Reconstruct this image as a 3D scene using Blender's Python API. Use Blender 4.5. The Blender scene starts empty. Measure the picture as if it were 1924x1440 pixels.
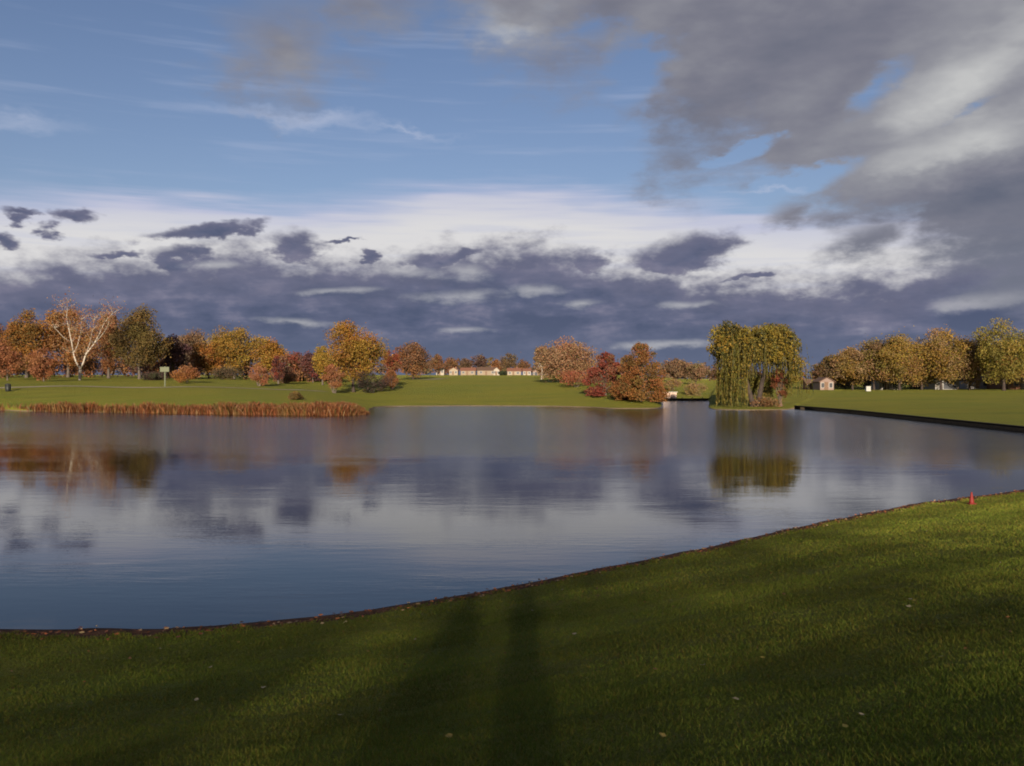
import bpy, math, random
import numpy as np
from mathutils import Vector
R = math.radians
scene = bpy.context.scene
COL = scene.collection

# ------------------------------------------------------------------ camera
EYE = 4.0                    # metres above the water
FPX, CX, HY = 1666.0, 962.0, 712.0   # focal length in photo pixels, centre column, horizon row
cam_d = bpy.data.cameras.new('camera')
cam_d.sensor_width = 36.0
cam_d.lens = 36.0 * FPX / 1924.0
cam_d.clip_start = 0.05
cam_d.clip_end = 30000.0
cam = bpy.data.objects.new('camera', cam_d)
COL.objects.link(cam)
cam.location = (0, 0, EYE)
cam.rotation_euler = (math.pi / 2 - math.atan(8.0 / FPX), 0, 0)
scene.camera = cam

# ------------------------------------------------------------------ render
scene.render.engine = 'CYCLES'
scene.cycles.use_denoising = True
scene.cycles.use_adaptive_sampling = True
scene.cycles.adaptive_threshold = 0.02
scene.cycles.max_bounces = 5
scene.cycles.diffuse_bounces = 2
scene.cycles.glossy_bounces = 3
scene.cycles.transmission_bounces = 3
scene.cycles.sample_clamp_indirect = 4.0
scene.cycles.filter_width = 1.9
scene.view_settings.view_transform = 'Standard'
scene.view_settings.look = 'None'
scene.view_settings.exposure = 0.6
scene.view_settings.gamma = 1.0
scene.view_settings.use_curve_mapping = False

SUN_EL, SUN_AZ = R(13.5), R(180.8)      # azimuth clockwise from +Y, the sun stands behind the viewer

def lin(r, g, b):
    def c(v):
        v /= 255.0
        return v / 12.92 if v <= 0.04045 else ((v + 0.055) / 1.055) ** 2.4
    return (c(r), c(g), c(b), 1.0)

# ------------------------------------------------------------------ node helper
class NT:
    def __init__(s, tree):
        s.t = tree; s.n = tree.nodes; s.l = tree.links
    def node(s, typ, **kw):
        nd = s.n.new(typ)
        for k, v in kw.items(): setattr(nd, k, v)
        return nd
    def set(s, sock, v):
        if isinstance(v, bpy.types.NodeSocket): s.l.new(v, sock)
        else: sock.default_value = v
    def m(s, op, a, b=None, c=None, clamp=False):
        nd = s.node('ShaderNodeMath', operation=op); nd.use_clamp = clamp
        s.set(nd.inputs[0], a)
        if b is not None: s.set(nd.inputs[1], b)
        if c is not None: s.set(nd.inputs[2], c)
        return nd.outputs[0]
    def vm(s, op, a, b=None):
        nd = s.node('ShaderNodeVectorMath', operation=op)
        s.set(nd.inputs[0], a)
        if b is not None: s.set(nd.inputs[1], b)
        return nd.outputs['Value'] if op in ('LENGTH', 'DOT_PRODUCT') else nd.outputs[0]
    def xyz(s, x, y, z):
        nd = s.node('ShaderNodeCombineXYZ')
        for i, v in enumerate((x, y, z)): s.set(nd.inputs[i], v)
        return nd.outputs[0]
    def mapping(s, v, loc=(0, 0, 0), rot=(0, 0, 0), sc=(1, 1, 1), typ='POINT'):
        nd = s.node('ShaderNodeMapping', vector_type=typ)
        s.set(nd.inputs['Vector'], v)
        nd.inputs['Location'].default_value = loc
        nd.inputs['Rotation'].default_value = rot
        nd.inputs['Scale'].default_value = sc
        return nd.outputs[0]
    def noise(s, v, scale, detail=4.0, rough=0.55, color=False, dist=0.0):
        nd = s.node('ShaderNodeTexNoise', noise_dimensions='3D')
        s.set(nd.inputs['Vector'], v)
        nd.inputs['Scale'].default_value = scale
        nd.inputs['Detail'].default_value = detail
        nd.inputs['Roughness'].default_value = rough
        nd.inputs['Distortion'].default_value = dist
        return nd.outputs['Color' if color else 'Fac']
    def smooth(s, v, lo, hi, a=0.0, b=1.0):
        nd = s.node('ShaderNodeMapRange', interpolation_type='SMOOTHSTEP')
        s.set(nd.inputs['Value'], v)
        s.set(nd.inputs['From Min'], lo); s.set(nd.inputs['From Max'], hi)
        s.set(nd.inputs['To Min'], a); s.set(nd.inputs['To Max'], b)
        return nd.outputs['Result']
    def mix(s, f, a, b, blend='MIX'):
        nd = s.node('ShaderNodeMix', data_type='RGBA', blend_type=blend)
        nd.clamp_factor = True
        s.set(nd.inputs['Factor'], f); s.set(nd.inputs[6], a); s.set(nd.inputs[7], b)
        return nd.outputs[2]
    def ramp(s, f, stops):
        nd = s.node('ShaderNodeValToRGB')
        e = nd.color_ramp.elements
        while len(e) < len(stops): e.new(0.5)
        for el, (p, c) in zip(e, stops): el.position = p; el.color = c
        s.set(nd.inputs[0], f)
        return nd.outputs[0]
    def curve(s, v, pts):
        nd = s.node('ShaderNodeFloatCurve')
        cm = nd.mapping; cu = cm.curves[0]
        while len(cu.points) < len(pts): cu.points.new(0.5, 0.5)
        for p, (a, b) in zip(cu.points, pts):
            p.location = (a, b); p.handle_type = 'AUTO_CLAMPED'
        cm.update()
        s.set(nd.inputs['Value'], v)
        return nd.outputs[0]

# ------------------------------------------------------------------ sky: clear air and four layers of cloud
def ang(px, py):                         # a bearing and a height angle in the sky
    a = math.atan((px - CX) / FPX)
    return a, math.atan((HY - py) / FPX * math.cos(a))

SKY_STRENGTH = 0.11
def build_world():
    w = bpy.data.worlds.new('World'); scene.world = w; w.use_nodes = True
    w.node_tree.nodes.clear()
    n = NT(w.node_tree)
    out = n.node('ShaderNodeOutputWorld')
    sky = n.node('ShaderNodeTexSky', sky_type='NISHITA')
    sky.sun_disc = False
    sky.sun_elevation = SUN_EL; sky.sun_rotation = SUN_AZ
    sky.air_density = 1.0; sky.dust_density = 0.6; sky.ozone_density = 2.5
    base = n.vm('MULTIPLY', sky.outputs[0], (SKY_STRENGTH * 0.93, SKY_STRENGTH * 0.80, SKY_STRENGTH * 0.86))
    d = n.node('ShaderNodeTexCoord').outputs['Generated']
    sp = n.node('ShaderNodeSeparateXYZ'); n.set(sp.inputs[0], d)
    az = n.m('ARCTAN2', sp.outputs[0], sp.outputs[1])
    el = n.m('ARCSINE', sp.outputs[2], clamp=False)
    ae = n.xyz(az, el, 0.0)
    ds = n.mapping(d, sc=(1, 1, 2.3))
    nA = n.noise(ds, 6.0, 3.0, 0.58)
    nB = n.noise(ds, 19.0, 5.0, 0.62)
    nC = n.noise(n.mapping(d, loc=(3.1, 1.7, 0.4), sc=(1, 1, 1.9)), 15.0, 4.0, 0.6)
    # ragged edges: bend the bearing/height field with noise
    wx = n.m('ADD', n.m('MULTIPLY', n.m('SUBTRACT', nA, 0.5), 0.06), n.m('MULTIPLY', n.m('SUBTRACT', nC, 0.5), 0.10))
    wy = n.m('ADD', n.m('MULTIPLY', n.m('SUBTRACT', nC, 0.5), 0.04), n.m('MULTIPLY', n.m('SUBTRACT', nB, 0.5), 0.035))
    azw, elw = n.m('ADD', az, wx), n.m('ADD', el, wy)
    aw = n.xyz(azw, elw, 0.0)
    def edge(src, pts, rng=R(40), top=0.6):
        f = n.m('MULTIPLY_ADD', src, 1 / (2 * rng), 0.5, clamp=True)
        q = []
        for px, py in pts:
            a, e = ang(px, py); q.append(((a + rng) / (2 * rng), e / top))
        return n.m('MULTIPLY', n.curve(f, q), top)
    def blob(vec, px, py, rx, ry, tilt=0.0):
        a, e = ang(px, py)
        v = n.mapping(vec, loc=(a, e, 0), rot=(0, 0, R(tilt)), sc=(rx / FPX, ry / FPX, 1), typ='TEXTURE')
        return n.m('SUBTRACT', 1.0, n.vm('LENGTH', v))
    def blobs(vec, lst):
        r = None
        for b in lst:
            v = blob(vec, *b[:5])
            if len(b) > 5: v = n.m('MULTIPLY', v, b[5])
            r = v if r is None else n.m('MAXIMUM', r, v)
        return r
    # 1 thin high streaks
    nS = n.noise(n.mapping(d, sc=(2.2, 2.2, 34.0)), 2.6, 3.0, 0.55)
    cir = n.m('MULTIPLY', n.smooth(nS, 0.5, 0.82), n.smooth(el, R(9), R(13)))
    cir = n.m('MULTIPLY', cir, n.smooth(el, R(40), R(17)))
    wisp = n.m('MULTIPLY', n.smooth(blobs(aw, [(590, 222, 130, 26, 2), (560, 226, 260, 18, -3, 0.8), (40, 226, 150, 22, 0, 0.7), (760, 250, 150, 12, -4, 0.8), (1440, 362, 100, 10, -3, 0.8)]), 0.0, 1.2), 0.62)
    c = n.mix(n.m('MULTIPLY', cir, 0.26), base, lin(178, 188, 214))
    c = n.mix(wisp, c, lin(186, 194, 216))
    # 2 the white veil low in the sky
    topw = edge(az, [(-300, 352), (0, 362), (250, 362), (480, 385), (650, 378), (850, 350), (1050, 355), (1250, 382), (1450, 405), (1700, 400), (1924, 392), (2300, 380)])
    softw = n.m('MULTIPLY_ADD', n.smooth(nA, 0.3, 0.75), 0.035, 0.008)
    dd = n.m('SUBTRACT', n.m('ADD', topw, n.m('MULTIPLY', n.m('SUBTRACT', nS, 0.5), 0.05)), el)
    veil = n.smooth(dd, n.m('MULTIPLY', softw, -0.75), softw)
    vcol = n.mix(n.smooth(dd, 0.0, 0.045), lin(186, 190, 216), lin(221, 219, 219))
    vcol = n.mix(n.smooth(nS, 0.45, 0.75, 0.0, 0.5), vcol, lin(196, 199, 216))
    c = n.mix(n.m('MULTIPLY', veil, 0.97), c, vcol)
    # 3 the low slate bank along the horizon, with small clouds breaking off its top
    topl = edge(azw, [(-300, 470), (0, 486), (150, 472), (330, 468), (500, 462), (640, 476), (740, 476), (860, 460), (960, 452), (1080, 458), (1180, 480), (1300, 494), (1400, 514), (1600, 512), (1720, 498), (1800, 450), (1924, 420), (2300, 410)])
    bank = n.m('MULTIPLY', n.m('SUBTRACT', topl, elw), 13.0)
    small = blobs(aw, [(115, 416, 34, 20), (35, 407, 40, 11), (2, 447, 38, 15), (395, 433, 118, 15, 9), (550, 466, 84, 36, 4),
        (230, 476, 62, 12), (335, 488, 70, 22), (692, 483, 28, 12), (1290, 480, 100, 44, 8), (825, 488, 110, 22, 6), (1120, 494, 80, 30), (650, 458, 46, 7), (1400, 520, 60, 9, 8)])
    lowf = n.m('MAXIMUM', bank, n.m('MULTIPLY_ADD', small, 0.8, -0.06))
    nD = n.noise(n.mapping(d, loc=(0.7, 2.3, 1.1), sc=(1, 1, 1.7)), 42.0, 3.0, 0.6)
    rag = n.m('ADD', n.m('MULTIPLY', n.m('SUBTRACT', nB, 0.53), 1.15), n.m('MULTIPLY', n.m('SUBTRACT', nD, 0.5), 0.5))
    lowf = n.m('ADD', lowf, rag)
    low = n.smooth(lowf, -0.2, 0.34)
    nL = n.noise(n.mapping(d, sc=(4.0, 4.0, 17.0)), 3.0, 4.0, 0.6)
    lcol = n.ramp(n.m('ADD', n.m('ADD', n.m('MULTIPLY_ADD', nL, 0.95, 0.0), n.m('MULTIPLY', n.m('SUBTRACT', nC, 0.5), 0.8)), n.m('MULTIPLY', n.m('SUBTRACT', nD, 0.5), 0.35)), [(0.34, lin(72, 83, 112)), (0.54, lin(90, 97, 125)), (0.72, lin(120, 120, 143)), (0.9, lin(164, 162, 174))])
    lcol = n.mix(n.smooth(el, R(4.0), R(0.5), 0.0, 0.8), lcol, lin(91, 102, 129))
    lcol = n.mix(n.smooth(lowf, 0.9, 0.1, 0.0, 0.6), lcol, lin(116, 114, 136))
    aq = n.xyz(n.m('ADD', az, n.m('MULTIPLY', wx, 0.5)), n.m('ADD', el, n.m('MULTIPLY', wy, 0.22)), 0.0)
    slit = blobs(aq, [(870, 557, 110, 14, 3), (1300, 571, 55, 9), (880, 620, 80, 8), (1845, 566, 120, 16, 6), (1000, 545, 60, 14), (560, 606, 120, 9, -3), (872, 510, 50, 20), (755, 510, 70, 15), (1280, 646, 150, 10), (1095, 570, 50, 9), (620, 548, 90, 8, 4), (1150, 505, 45, 10), (410, 498, 60, 9)])
    slitf = n.smooth(n.m('ADD', slit, n.m('MULTIPLY', n.m('SUBTRACT', nB, 0.56), 2.6)), -0.25, 1.1)
    lcol = n.mix(n.m('MULTIPLY', slitf, 0.7), lcol, lin(186, 186, 190))
    c = n.mix(n.m('MULTIPLY', low, 0.97), c, lcol)
    # 4 the heavy grey cloud that fills the right
    edg = edge(azw, [(-300, -260), (400, -180), (690, -70), (800, 20), (870, 85), (960, 145), (1080, 185), (1180, 205), (1240, 290), (1300, 325), (1400, 325), (1470, 375), (1540, 415), (1610, 455), (1700, 462), (1755, 510), (1850, 570), (1924, 585), (2300, 630)])
    big = n.m('MINIMUM', n.m('MULTIPLY', n.m('SUBTRACT', elw, edg), 9.0), 1.0)
    tuft = n.m('MULTIPLY', blobs(aw, [(525, 100, 125, 95, 20, 1.5), (690, 5, 115, 60, 0, 1.3), (620, 132, 80, 26, 10, 0.6), (1275, 305, 60, 60, 30, 0.8), (1480, 405, 60, 22, 10), (1640, 445, 80, 30, 8)]), 0.5)
    big = n.m('MAXIMUM', big, tuft)
    hole = blobs(aw, [(1195, 118, 105, 66, 30), (1650, 172, 120, 36, 38), (1395, 283, 85, 20, 18), (1520, 332, 110, 30, 14), (1800, 212, 70, 16, 20, 0.8), (1100, 60, 60, 24, 0, 0.5)])
    big = n.m('SUBTRACT', big, n.m('MULTIPLY', n.m('MAXIMUM', hole, 0.0), 1.25))
    far = n.smooth(el, R(26), R(44))                       # overhead and behind: broken cloud
    brk = n.m('MULTIPLY', n.m('SUBTRACT', n.noise(ds, 2.6, 3.0, 0.6), 0.5), 3.2)
    big = n.m('ADD', n.m('MULTIPLY', big, n.m('SUBTRACT', 1.0, far)), n.m('MULTIPLY', brk, far))
    bigf = n.m('ADD', big, n.m('MULTIPLY', n.m('SUBTRACT', nB, 0.5), 0.75))
    bigm = n.smooth(bigf, -0.28, n.smooth(el, R(22), R(12), 0.85, 0.5))
    g1 = n.noise(n.mapping(d, rot=(0, R(28), 0), sc=(1.0, 1.0, 2.4)), 7.0, 4.0, 0.55)
    g2 = n.noise(n.mapping(d, loc=(-0.012, 0, 0.03), rot=(0, R(28), 0), sc=(1.0, 1.0, 2.4)), 7.0, 4.0, 0.55)
    lit = n.m('SUBTRACT', g1, g2)
    sh = n.m('ADD', n.m('MULTIPLY', n.m('SUBTRACT', g1, 0.5), 0.24), n.m('MULTIPLY', lit, 0.55))
    sh = n.m('ADD', sh, n.m('MULTIPLY', n.m('SUBTRACT', nB, 0.5), 0.16))
    lum = blobs(aw, [(1790, 150, 300, 95, 30), (1800, 270, 330, 80, 12), (930, 60, 150, 60, 0), (1900, 60, 220, 110, 0, 0.7), (1850, 560, 100, 30, 0, 0.3)])
    dk = blobs(aw, [(1860, 375, 440, 85, 4), (1290, 255, 230, 130, 30), (1540, 70, 320, 110, 0, 0.6), (1000, 120, 150, 55, 0, 0.7)])
    sh = n.m('ADD', sh, n.m('MULTIPLY', n.m('MAXIMUM', lum, 0.0), 0.42))
    sh = n.m('SUBTRACT', sh, n.m('MULTIPLY', n.m('MAXIMUM', dk, 0.0), 0.34))
    bcol = n.ramp(n.m('ADD', sh, 0.44), [(0.05, lin(98, 102, 118)), (0.34, lin(122, 122, 134)), (0.6, lin(145, 145, 152)), (0.95, lin(196, 196, 195))])
    bcol = n.mix(n.smooth(el, R(10), R(6.5), 0.0, 0.8), bcol, lin(101, 108, 126))
    thin = n.smooth(bigf, 0.7, -0.05)
    bcol = n.mix(n.m('MULTIPLY', thin, 0.5), bcol, lin(140, 140, 152))
    c = n.mix(n.m('MULTIPLY', bigm, 0.96), c, bcol)
    bg = n.node('ShaderNodeBackground'); n.set(bg.inputs['Color'], c); bg.inputs['Strength'].default_value = 0.66
    n.l.new(bg.outputs[0], out.inputs[0])
    w.cycles.sampling_method = 'NONE'
build_world()

sun_d = bpy.data.lights.new('sun', 'SUN')
sun_d.energy = 5.0; sun_d.angle = R(1.0); sun_d.color = (1.0, 0.87, 0.70)
sun = bpy.data.objects.new('sun', sun_d); COL.objects.link(sun)
sdir = Vector((math.sin(SUN_AZ) * math.cos(SUN_EL), math.cos(SUN_AZ) * math.cos(SUN_EL), math.sin(SUN_EL)))
sun.rotation_euler = (-sdir).to_track_quat('-Z', 'Y').to_euler()
sun.location = sdir * 200

# ------------------------------------------------------------------ mesh helpers
def tag(o, label=None, cat=None, group=None, kind=None):
    if label: o['label'] = label
    if cat: o['category'] = cat
    if group: o['group'] = group
    if kind: o['kind'] = kind
    return o
def empty(name, loc, rz=0.0):
    o = bpy.data.objects.new(name, None); COL.objects.link(o)
    o.location = loc; o.rotation_euler = (0, 0, rz); o.empty_display_size = 0.5
    return o
def add_obj(name, me, mat, parent=None, loc=None):
    if mat is not None: me.materials.append(mat)
    o = bpy.data.objects.new(name, me); COL.objects.link(o)
    if parent: o.parent = parent
    if loc is not None: o.location = loc
    return o
def np_mesh(name, V, F, col=None, smooth=False):
    """V (n,3), F (m,k) array with k constant; col (m,3) per face"""
    V = np.asarray(V, np.float32); F = np.asarray(F, np.int32)
    me = bpy.data.meshes.new(name)
    m, k = F.shape
    me.vertices.add(len(V)); me.vertices.foreach_set('co', V.ravel())
    me.loops.add(m * k); me.loops.foreach_set('vertex_index', F.ravel())
    me.polygons.add(m)
    me.polygons.foreach_set('loop_start', np.arange(0, m * k, k, dtype=np.int32))
    me.polygons.foreach_set('loop_total', np.full(m, k, np.int32))
    if smooth: me.polygons.foreach_set('use_smooth', np.ones(m, bool))
    if col is not None:
        a = me.attributes.new('tint', 'FLOAT_COLOR', 'FACE')
        a.data.foreach_set('color', np.c_[col, np.ones(m)].astype(np.float32).ravel())
    me.update(); me.validate()
    return me
class MB:
    def __init__(s): s.v = []; s.f = []
    def box(s, c, size, rz=0.0):
        x, y, z = [q / 2 for q in size]; b = len(s.v); ca, sa = math.cos(rz), math.sin(rz)
        for dz in (-z, z):
            for dx, dy in ((-x, -y), (x, -y), (x, y), (-x, y)):
                s.v.append((c[0] + dx * ca - dy * sa, c[1] + dx * sa + dy * ca, c[2] + dz))
        for f in ((0, 3, 2, 1), (4, 5, 6, 7), (0, 1, 5, 4), (1, 2, 6, 5), (2, 3, 7, 6), (3, 0, 4, 7)):
            s.f.append(tuple(b + i for i in f))
        return s
    def tube(s, pts, rad, sides=6, cap=True):
        b0 = len(s.v); n_ = len(pts)
        P = [Vector(p) for p in pts]
        for i, p in enumerate(P):
            t = (P[min(i + 1, n_ - 1)] - P[max(i - 1, 0)])
            t = t.normalized() if t.length > 1e-6 else Vector((0, 0, 1))
            u = t.cross(Vector((0, 1, 0.13))); u = u.normalized() if u.length > 1e-3 else Vector((1, 0, 0))
            v = t.cross(u)
            for k in range(sides):
                a = 2 * math.pi * k / sides
                s.v.append(tuple(p + (u * math.cos(a) + v * math.sin(a)) * rad[i]))
        for i in range(n_ - 1):
            for k in range(sides):
                k2 = (k + 1) % sides
                s.f.append((b0 + i * sides + k, b0 + i * sides + k2, b0 + (i + 1) * sides + k2, b0 + (i + 1) * sides + k))
        if cap:
            s.f.append(tuple(b0 + (n_ - 1) * sides + k for k in range(sides)))
            s.f.append(tuple(b0 + sides - 1 - k for k in range(sides)))
        return s
    def lathe(s, prof, sides=12, c=(0, 0, 0)):
        return s.tube([(c[0], c[1], c[2] + z) for r, z in prof], [r for r, z in prof], sides)
    def poly(s, pts):
        b = len(s.v); s.v += [tuple(p) for p in pts]; s.f.append(tuple(range(b, b + len(pts)))); return s
    def build(s, name, mat, parent=None, smooth=False):
        me = bpy.data.meshes.new(name); me.from_pydata(s.v, [], s.f); me.update()
        if smooth: me.polygons.foreach_set('use_smooth', [True] * len(me.polygons))
        return add_obj(name, me, mat, parent)

# ------------------------------------------------------------------ materials
def new_mat(name):
    m = bpy.data.materials.new(name); m.use_nodes = True
    m.node_tree.nodes.clear()
    n = NT(m.node_tree)
    n.out = n.node('ShaderNodeOutputMaterial')
    return m, n
def principled(n, color, rough=0.8, bump=None, bstr=0.4, bdist=0.05, spec=0.3):
    p = n.node('ShaderNodeBsdfPrincipled')
    n.set(p.inputs['Base Color'], color); n.set(p.inputs['Roughness'], rough)
    p.inputs['Specular IOR Level'].default_value = spec
    if bump is not None:
        b = n.node('ShaderNodeBump'); b.inputs['Strength'].default_value = bstr; b.inputs['Distance'].default_value = bdist
        n.set(b.inputs['Height'], bump); n.l.new(b.outputs[0], p.inputs['Normal'])
    n.l.new(p.outputs[0], n.out.inputs[0])
    return p
def plain(name, rgb, rough=0.75, var=0.22, scale=6.0, bstr=0.25):
    m, n = new_mat(name)
    co = n.node('ShaderNodeTexCoord').outputs['Object']
    f = n.noise(co, scale, 6.0, 0.65)
    c = n.mix(f, tuple(v * (1 - var) for v in rgb) + (1,), tuple(min(1, v * (1 + var)) for v in rgb) + (1,))
    principled(n, c, rough, f, bstr, 0.03)
    return m
def foliage_mat(name, transl=0.32, rough=0.6, tone=(1.0, 1.0, 1.0)):
    m, n = new_mat(name)
    at = n.node('ShaderNodeAttribute', attribute_name='tint')
    tc = n.vm('MULTIPLY', at.outputs['Color'], tone)
    p = n.node('ShaderNodeBsdfPrincipled'); n.l.new(tc, p.inputs['Base Color'])
    p.inputs['Roughness'].default_value = rough; p.inputs['Specular IOR Level'].default_value = 0.2
    t = n.node('ShaderNodeBsdfTranslucent'); n.l.new(tc, t.inputs['Color'])
    mx = n.node('ShaderNodeMixShader'); mx.inputs[0].default_value = transl
    n.l.new(p.outputs[0], mx.inputs[1]); n.l.new(t.outputs[0], mx.inputs[2]); n.l.new(mx.outputs[0], n.out.inputs[0])
    return m
M = {}
M['leaf'] = foliage_mat('foliage', tone=(0.85, 0.84, 1.0))
M['blade'] = foliage_mat('grass_blade', 0.32, 0.75, (1.34, 1.38, 1.3))
M['litter'] = foliage_mat('dry_leaf', 0.15, 0.7)
def bark(name, a, b):
    m, n = new_mat(name)
    co = n.node('ShaderNodeTexCoord').outputs['Object']
    f = n.noise(n.mapping(co, sc=(5, 5, 1.2)), 2.0, 6.0, 0.65)
    principled(n, n.mix(n.smooth(f, 0.35, 0.65), a + (1,), b + (1,)), 0.9, f, 0.6, 0.05)
    return m
M['bark'] = bark('grey_bark', (0.06, 0.045, 0.035), (0.15, 0.12, 0.095))
M['dark_bark'] = bark('dark_bark', (0.03, 0.022, 0.018), (0.07, 0.05, 0.04))
M['pale_bark'] = bark('pale_bark', (0.36, 0.31, 0.25), (0.6, 0.53, 0.44))

def lawn_mat():
    m, n = new_mat('lawn')
    co = n.node('ShaderNodeTexCoord').outputs['Object']
    big = n.noise(co, 0.05, 5.0, 0.6)
    mid = n.noise(n.mapping(co, rot=(0, 0, R(8)), sc=(0.16, 1.0, 1)), 0.5, 6.0, 0.68)
    fine = n.noise(co, 14.0, 5.0, 0.7)
    fi2 = n.noise(co, 3.3, 5.0, 0.75)
    g = n.mix(n.smooth(big, 0.35, 0.68), (0.118, 0.165, 0.018, 1), (0.205, 0.2, 0.022, 1))
    g = n.mix(n.smooth(mid, 0.38, 0.62, 0, 0.75), g, (0.22, 0.185, 0.03, 1))
    g = n.mix(n.smooth(n.noise(n.mapping(co, loc=(7, 3, 0), rot=(0, 0, R(-5)), sc=(0.12, 0.8, 1)), 0.45, 5.0, 0.65), 0.5, 0.68, 0, 0.7), g, (0.07, 0.092, 0.014, 1))
    g = n.mix(n.smooth(fine, 0.3, 0.75, 0, 0.55), g, (0.055, 0.07, 0.012, 1))
    h = n.m('ADD', n.m('MULTIPLY', fine, 0.4), fi2)
    p = principled(n, g, 0.9, h, 1.0, 0.42, 0.15)
    p.inputs['Sheen Weight'].default_value = 0.3
    p.inputs['Sheen Roughness'].default_value = 0.6
    p.inputs['Sheen Tint'].default_value = (0.5, 0.45, 0.06, 1)
    return m
M['lawn'] = lawn_mat()
def soil(name, a, b):
    m, n = new_mat(name)
    co = n.node('ShaderNodeTexCoord').outputs['Object']
    f = n.noise(co, 5.0, 8.0, 0.7)
    principled(n, n.mix(n.smooth(f, 0.3, 0.7), a + (1,), b + (1,)), 0.95, f, 0.9, 0.08, 0.15)
    return m
M['soil'] = soil('bank_soil', (0.05, 0.024, 0.013), (0.17, 0.075, 0.034))
M['shingle'] = soil('shore_shingle', (0.09, 0.065, 0.04), (0.24, 0.18, 0.11))
M['path'] = soil('path_gravel', (0.26, 0.22, 0.15), (0.42, 0.36, 0.25))
M['piling'] = soil('dark_timber', (0.010, 0.009, 0.008), (0.035, 0.028, 0.02))
M['piling_top'] = soil('worn_timber', (0.03, 0.026, 0.02), (0.07, 0.06, 0.045))

def water_mat():
    m, n = new_mat('pond_water')
    co = n.node('ShaderNodeTexCoord').outputs['Object']
    sp = n.node('ShaderNodeSeparateXYZ'); n.set(sp.inputs[0], co)
    # wind-ruffled water along the far shore, calm in the lee of the near bank
    wob = n.m('MULTIPLY', n.m('SUBTRACT', n.noise(n.mapping(co, sc=(0.018, 0.05, 1)), 1.0, 4.0, 0.6), 0.5), 22.0)
    lim = n.m('SUBTRACT', n.m('ADD', sp.outputs[1], wob), n.m('MAXIMUM', n.m('MULTIPLY', n.m('ADD', sp.outputs[0], 12.0), -0.62), 0.0))
    ruf = n.smooth(lim, 36.0, 60.0)
    w1 = n.noise(n.mapping(co, rot=(0, 0, R(-6)), sc=(0.55, 2.2, 1)), 1.0, 4.0, 0.6)
    w2 = n.noise(n.mapping(co, rot=(0, 0, R(14)), sc=(1.6, 5.5, 1)), 1.0, 4.0, 0.6)
    patch = n.smooth(n.noise(n.mapping(co, sc=(0.07, 0.22, 1)), 1.0, 3.0, 0.55), 0.42, 0.72, 0.25, 1.0)
    h = n.m('ADD', n.m('MULTIPLY', w1, 0.6), n.m('MULTIPLY', w2, 0.35))
    amp = n.m('ADD', n.m('MULTIPLY', patch, 0.009), n.m('MULTIPLY', ruf, 0.05))
    b = n.node('ShaderNodeBump'); b.inputs['Strength'].default_value = 1.0; b.inputs['Distance'].default_value = 1.0
    n.set(b.inputs['Height'], n.m('MULTIPLY', h, amp))
    p = n.node('ShaderNodeBsdfPrincipled')
    p.inputs['Base Color'].default_value = (0.004, 0.006, 0.009, 1)
    p.inputs['IOR'].default_value = 1.28
    n.set(p.inputs['Roughness'], n.m('MULTIPLY_ADD', ruf, 0.10, 0.02))
    n.l.new(b.outputs[0], p.inputs['Normal'])
    n.l.new(p.outputs[0], n.out.inputs[0])
    return m
M['water'] = water_mat()

# ------------------------------------------------------------------ shoreline and terrain
CEN = np.array([12.0, 60.0])
def on_plane(px, py, z=0.0):
    D = FPX * (EYE - z) / (py - HY)
    return ((px - CX) / FPX * D, D)
near = [on_plane(px, py, 0.12) for px, py in ((0, 1181), (200, 1184), (400, 1177), (550, 1164), (700, 1144), (850, 1121), (1000, 1094), (1150, 1065), (1300, 1034), (1450, 1002), (1600, 970), (1750, 943), (1924, 921))]
SHORE = [(-85, 95), (-75, 60), (-55, 30), (-30, 15.5), (-14, 13.6)] + near + [(28, 37.5), (35.6, 46), (38.6, 56),
    (38.6, 66.6), (38.9, 82), (39.3, 102.5), (37.9, 118.5), (35.7, 115.2), (29.7, 113), (26.4, 115), (27.3, 123), (35.9, 163), (27.7, 163), (21.6, 128),
    (19.1, 119), (13.4, 119), (10.4, 125.7), (3.0, 129.5), (-4.9, 130.7), (-12, 130), (-18.6, 128), (-18.9, 119), (-16.5, 101), (-18.7, 96.6), (-27.2, 98), (-40.7, 102.5), (-59, 109), (-66.4, 113), (-78, 108)]
def smooth_shore():
    rs = np.random.RandomState(4)
    P = np.array(SHORE, float); n_ = len(P); out = []
    for i in range(n_):
        p0, p1, p2, p3 = P[i - 1], P[i], P[(i + 1) % n_], P[(i + 2) % n_]
        L = np.linalg.norm(p2 - p1); st = 0.35 if p1[1] < 45 and abs(p1[0]) < 40 else 1.2
        k = max(2, int(L / st))
        for j in range(k):
            t = j / k
            cr = 0.5 * ((2 * p1) + (p2 - p0) * t + (2 * p0 - 5 * p1 + 4 * p2 - p3) * t * t + (3 * p1 - p0 - 3 * p2 + p3) * t ** 3)
            li = p1 + (p2 - p1) * t
            q = cr * 0.5 + li * 0.5 if p1[1] > 60 else cr
            out.append(q)
    Q = np.array(out)
    s = np.arange(len(Q))
    amp = np.where((Q[:, 0] > 36) & (Q[:, 1] < 110), 0.0, np.where(Q[:, 1] > 60, 0.5, 0.085))
    w = np.sin(s * 0.9 + 2 * np.sin(s * 0.13)) + 0.8 * np.sin(s * 0.31 + 1.0) + rs.uniform(-0.7, 0.7, len(Q))
    dv = Q - CEN; r = np.linalg.norm(dv, axis=1, keepdims=True)
    return Q + dv / r * (w * amp * 0.6)[:, None]
SH = smooth_shore()
_dv = SH - CEN
_th = np.arctan2(_dv[:, 1], _dv[:, 0]); _rr = np.hypot(_dv[:, 0], _dv[:, 1])
_o = np.argsort(_th); TH, RR = _th[_o], _rr[_o]
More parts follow.
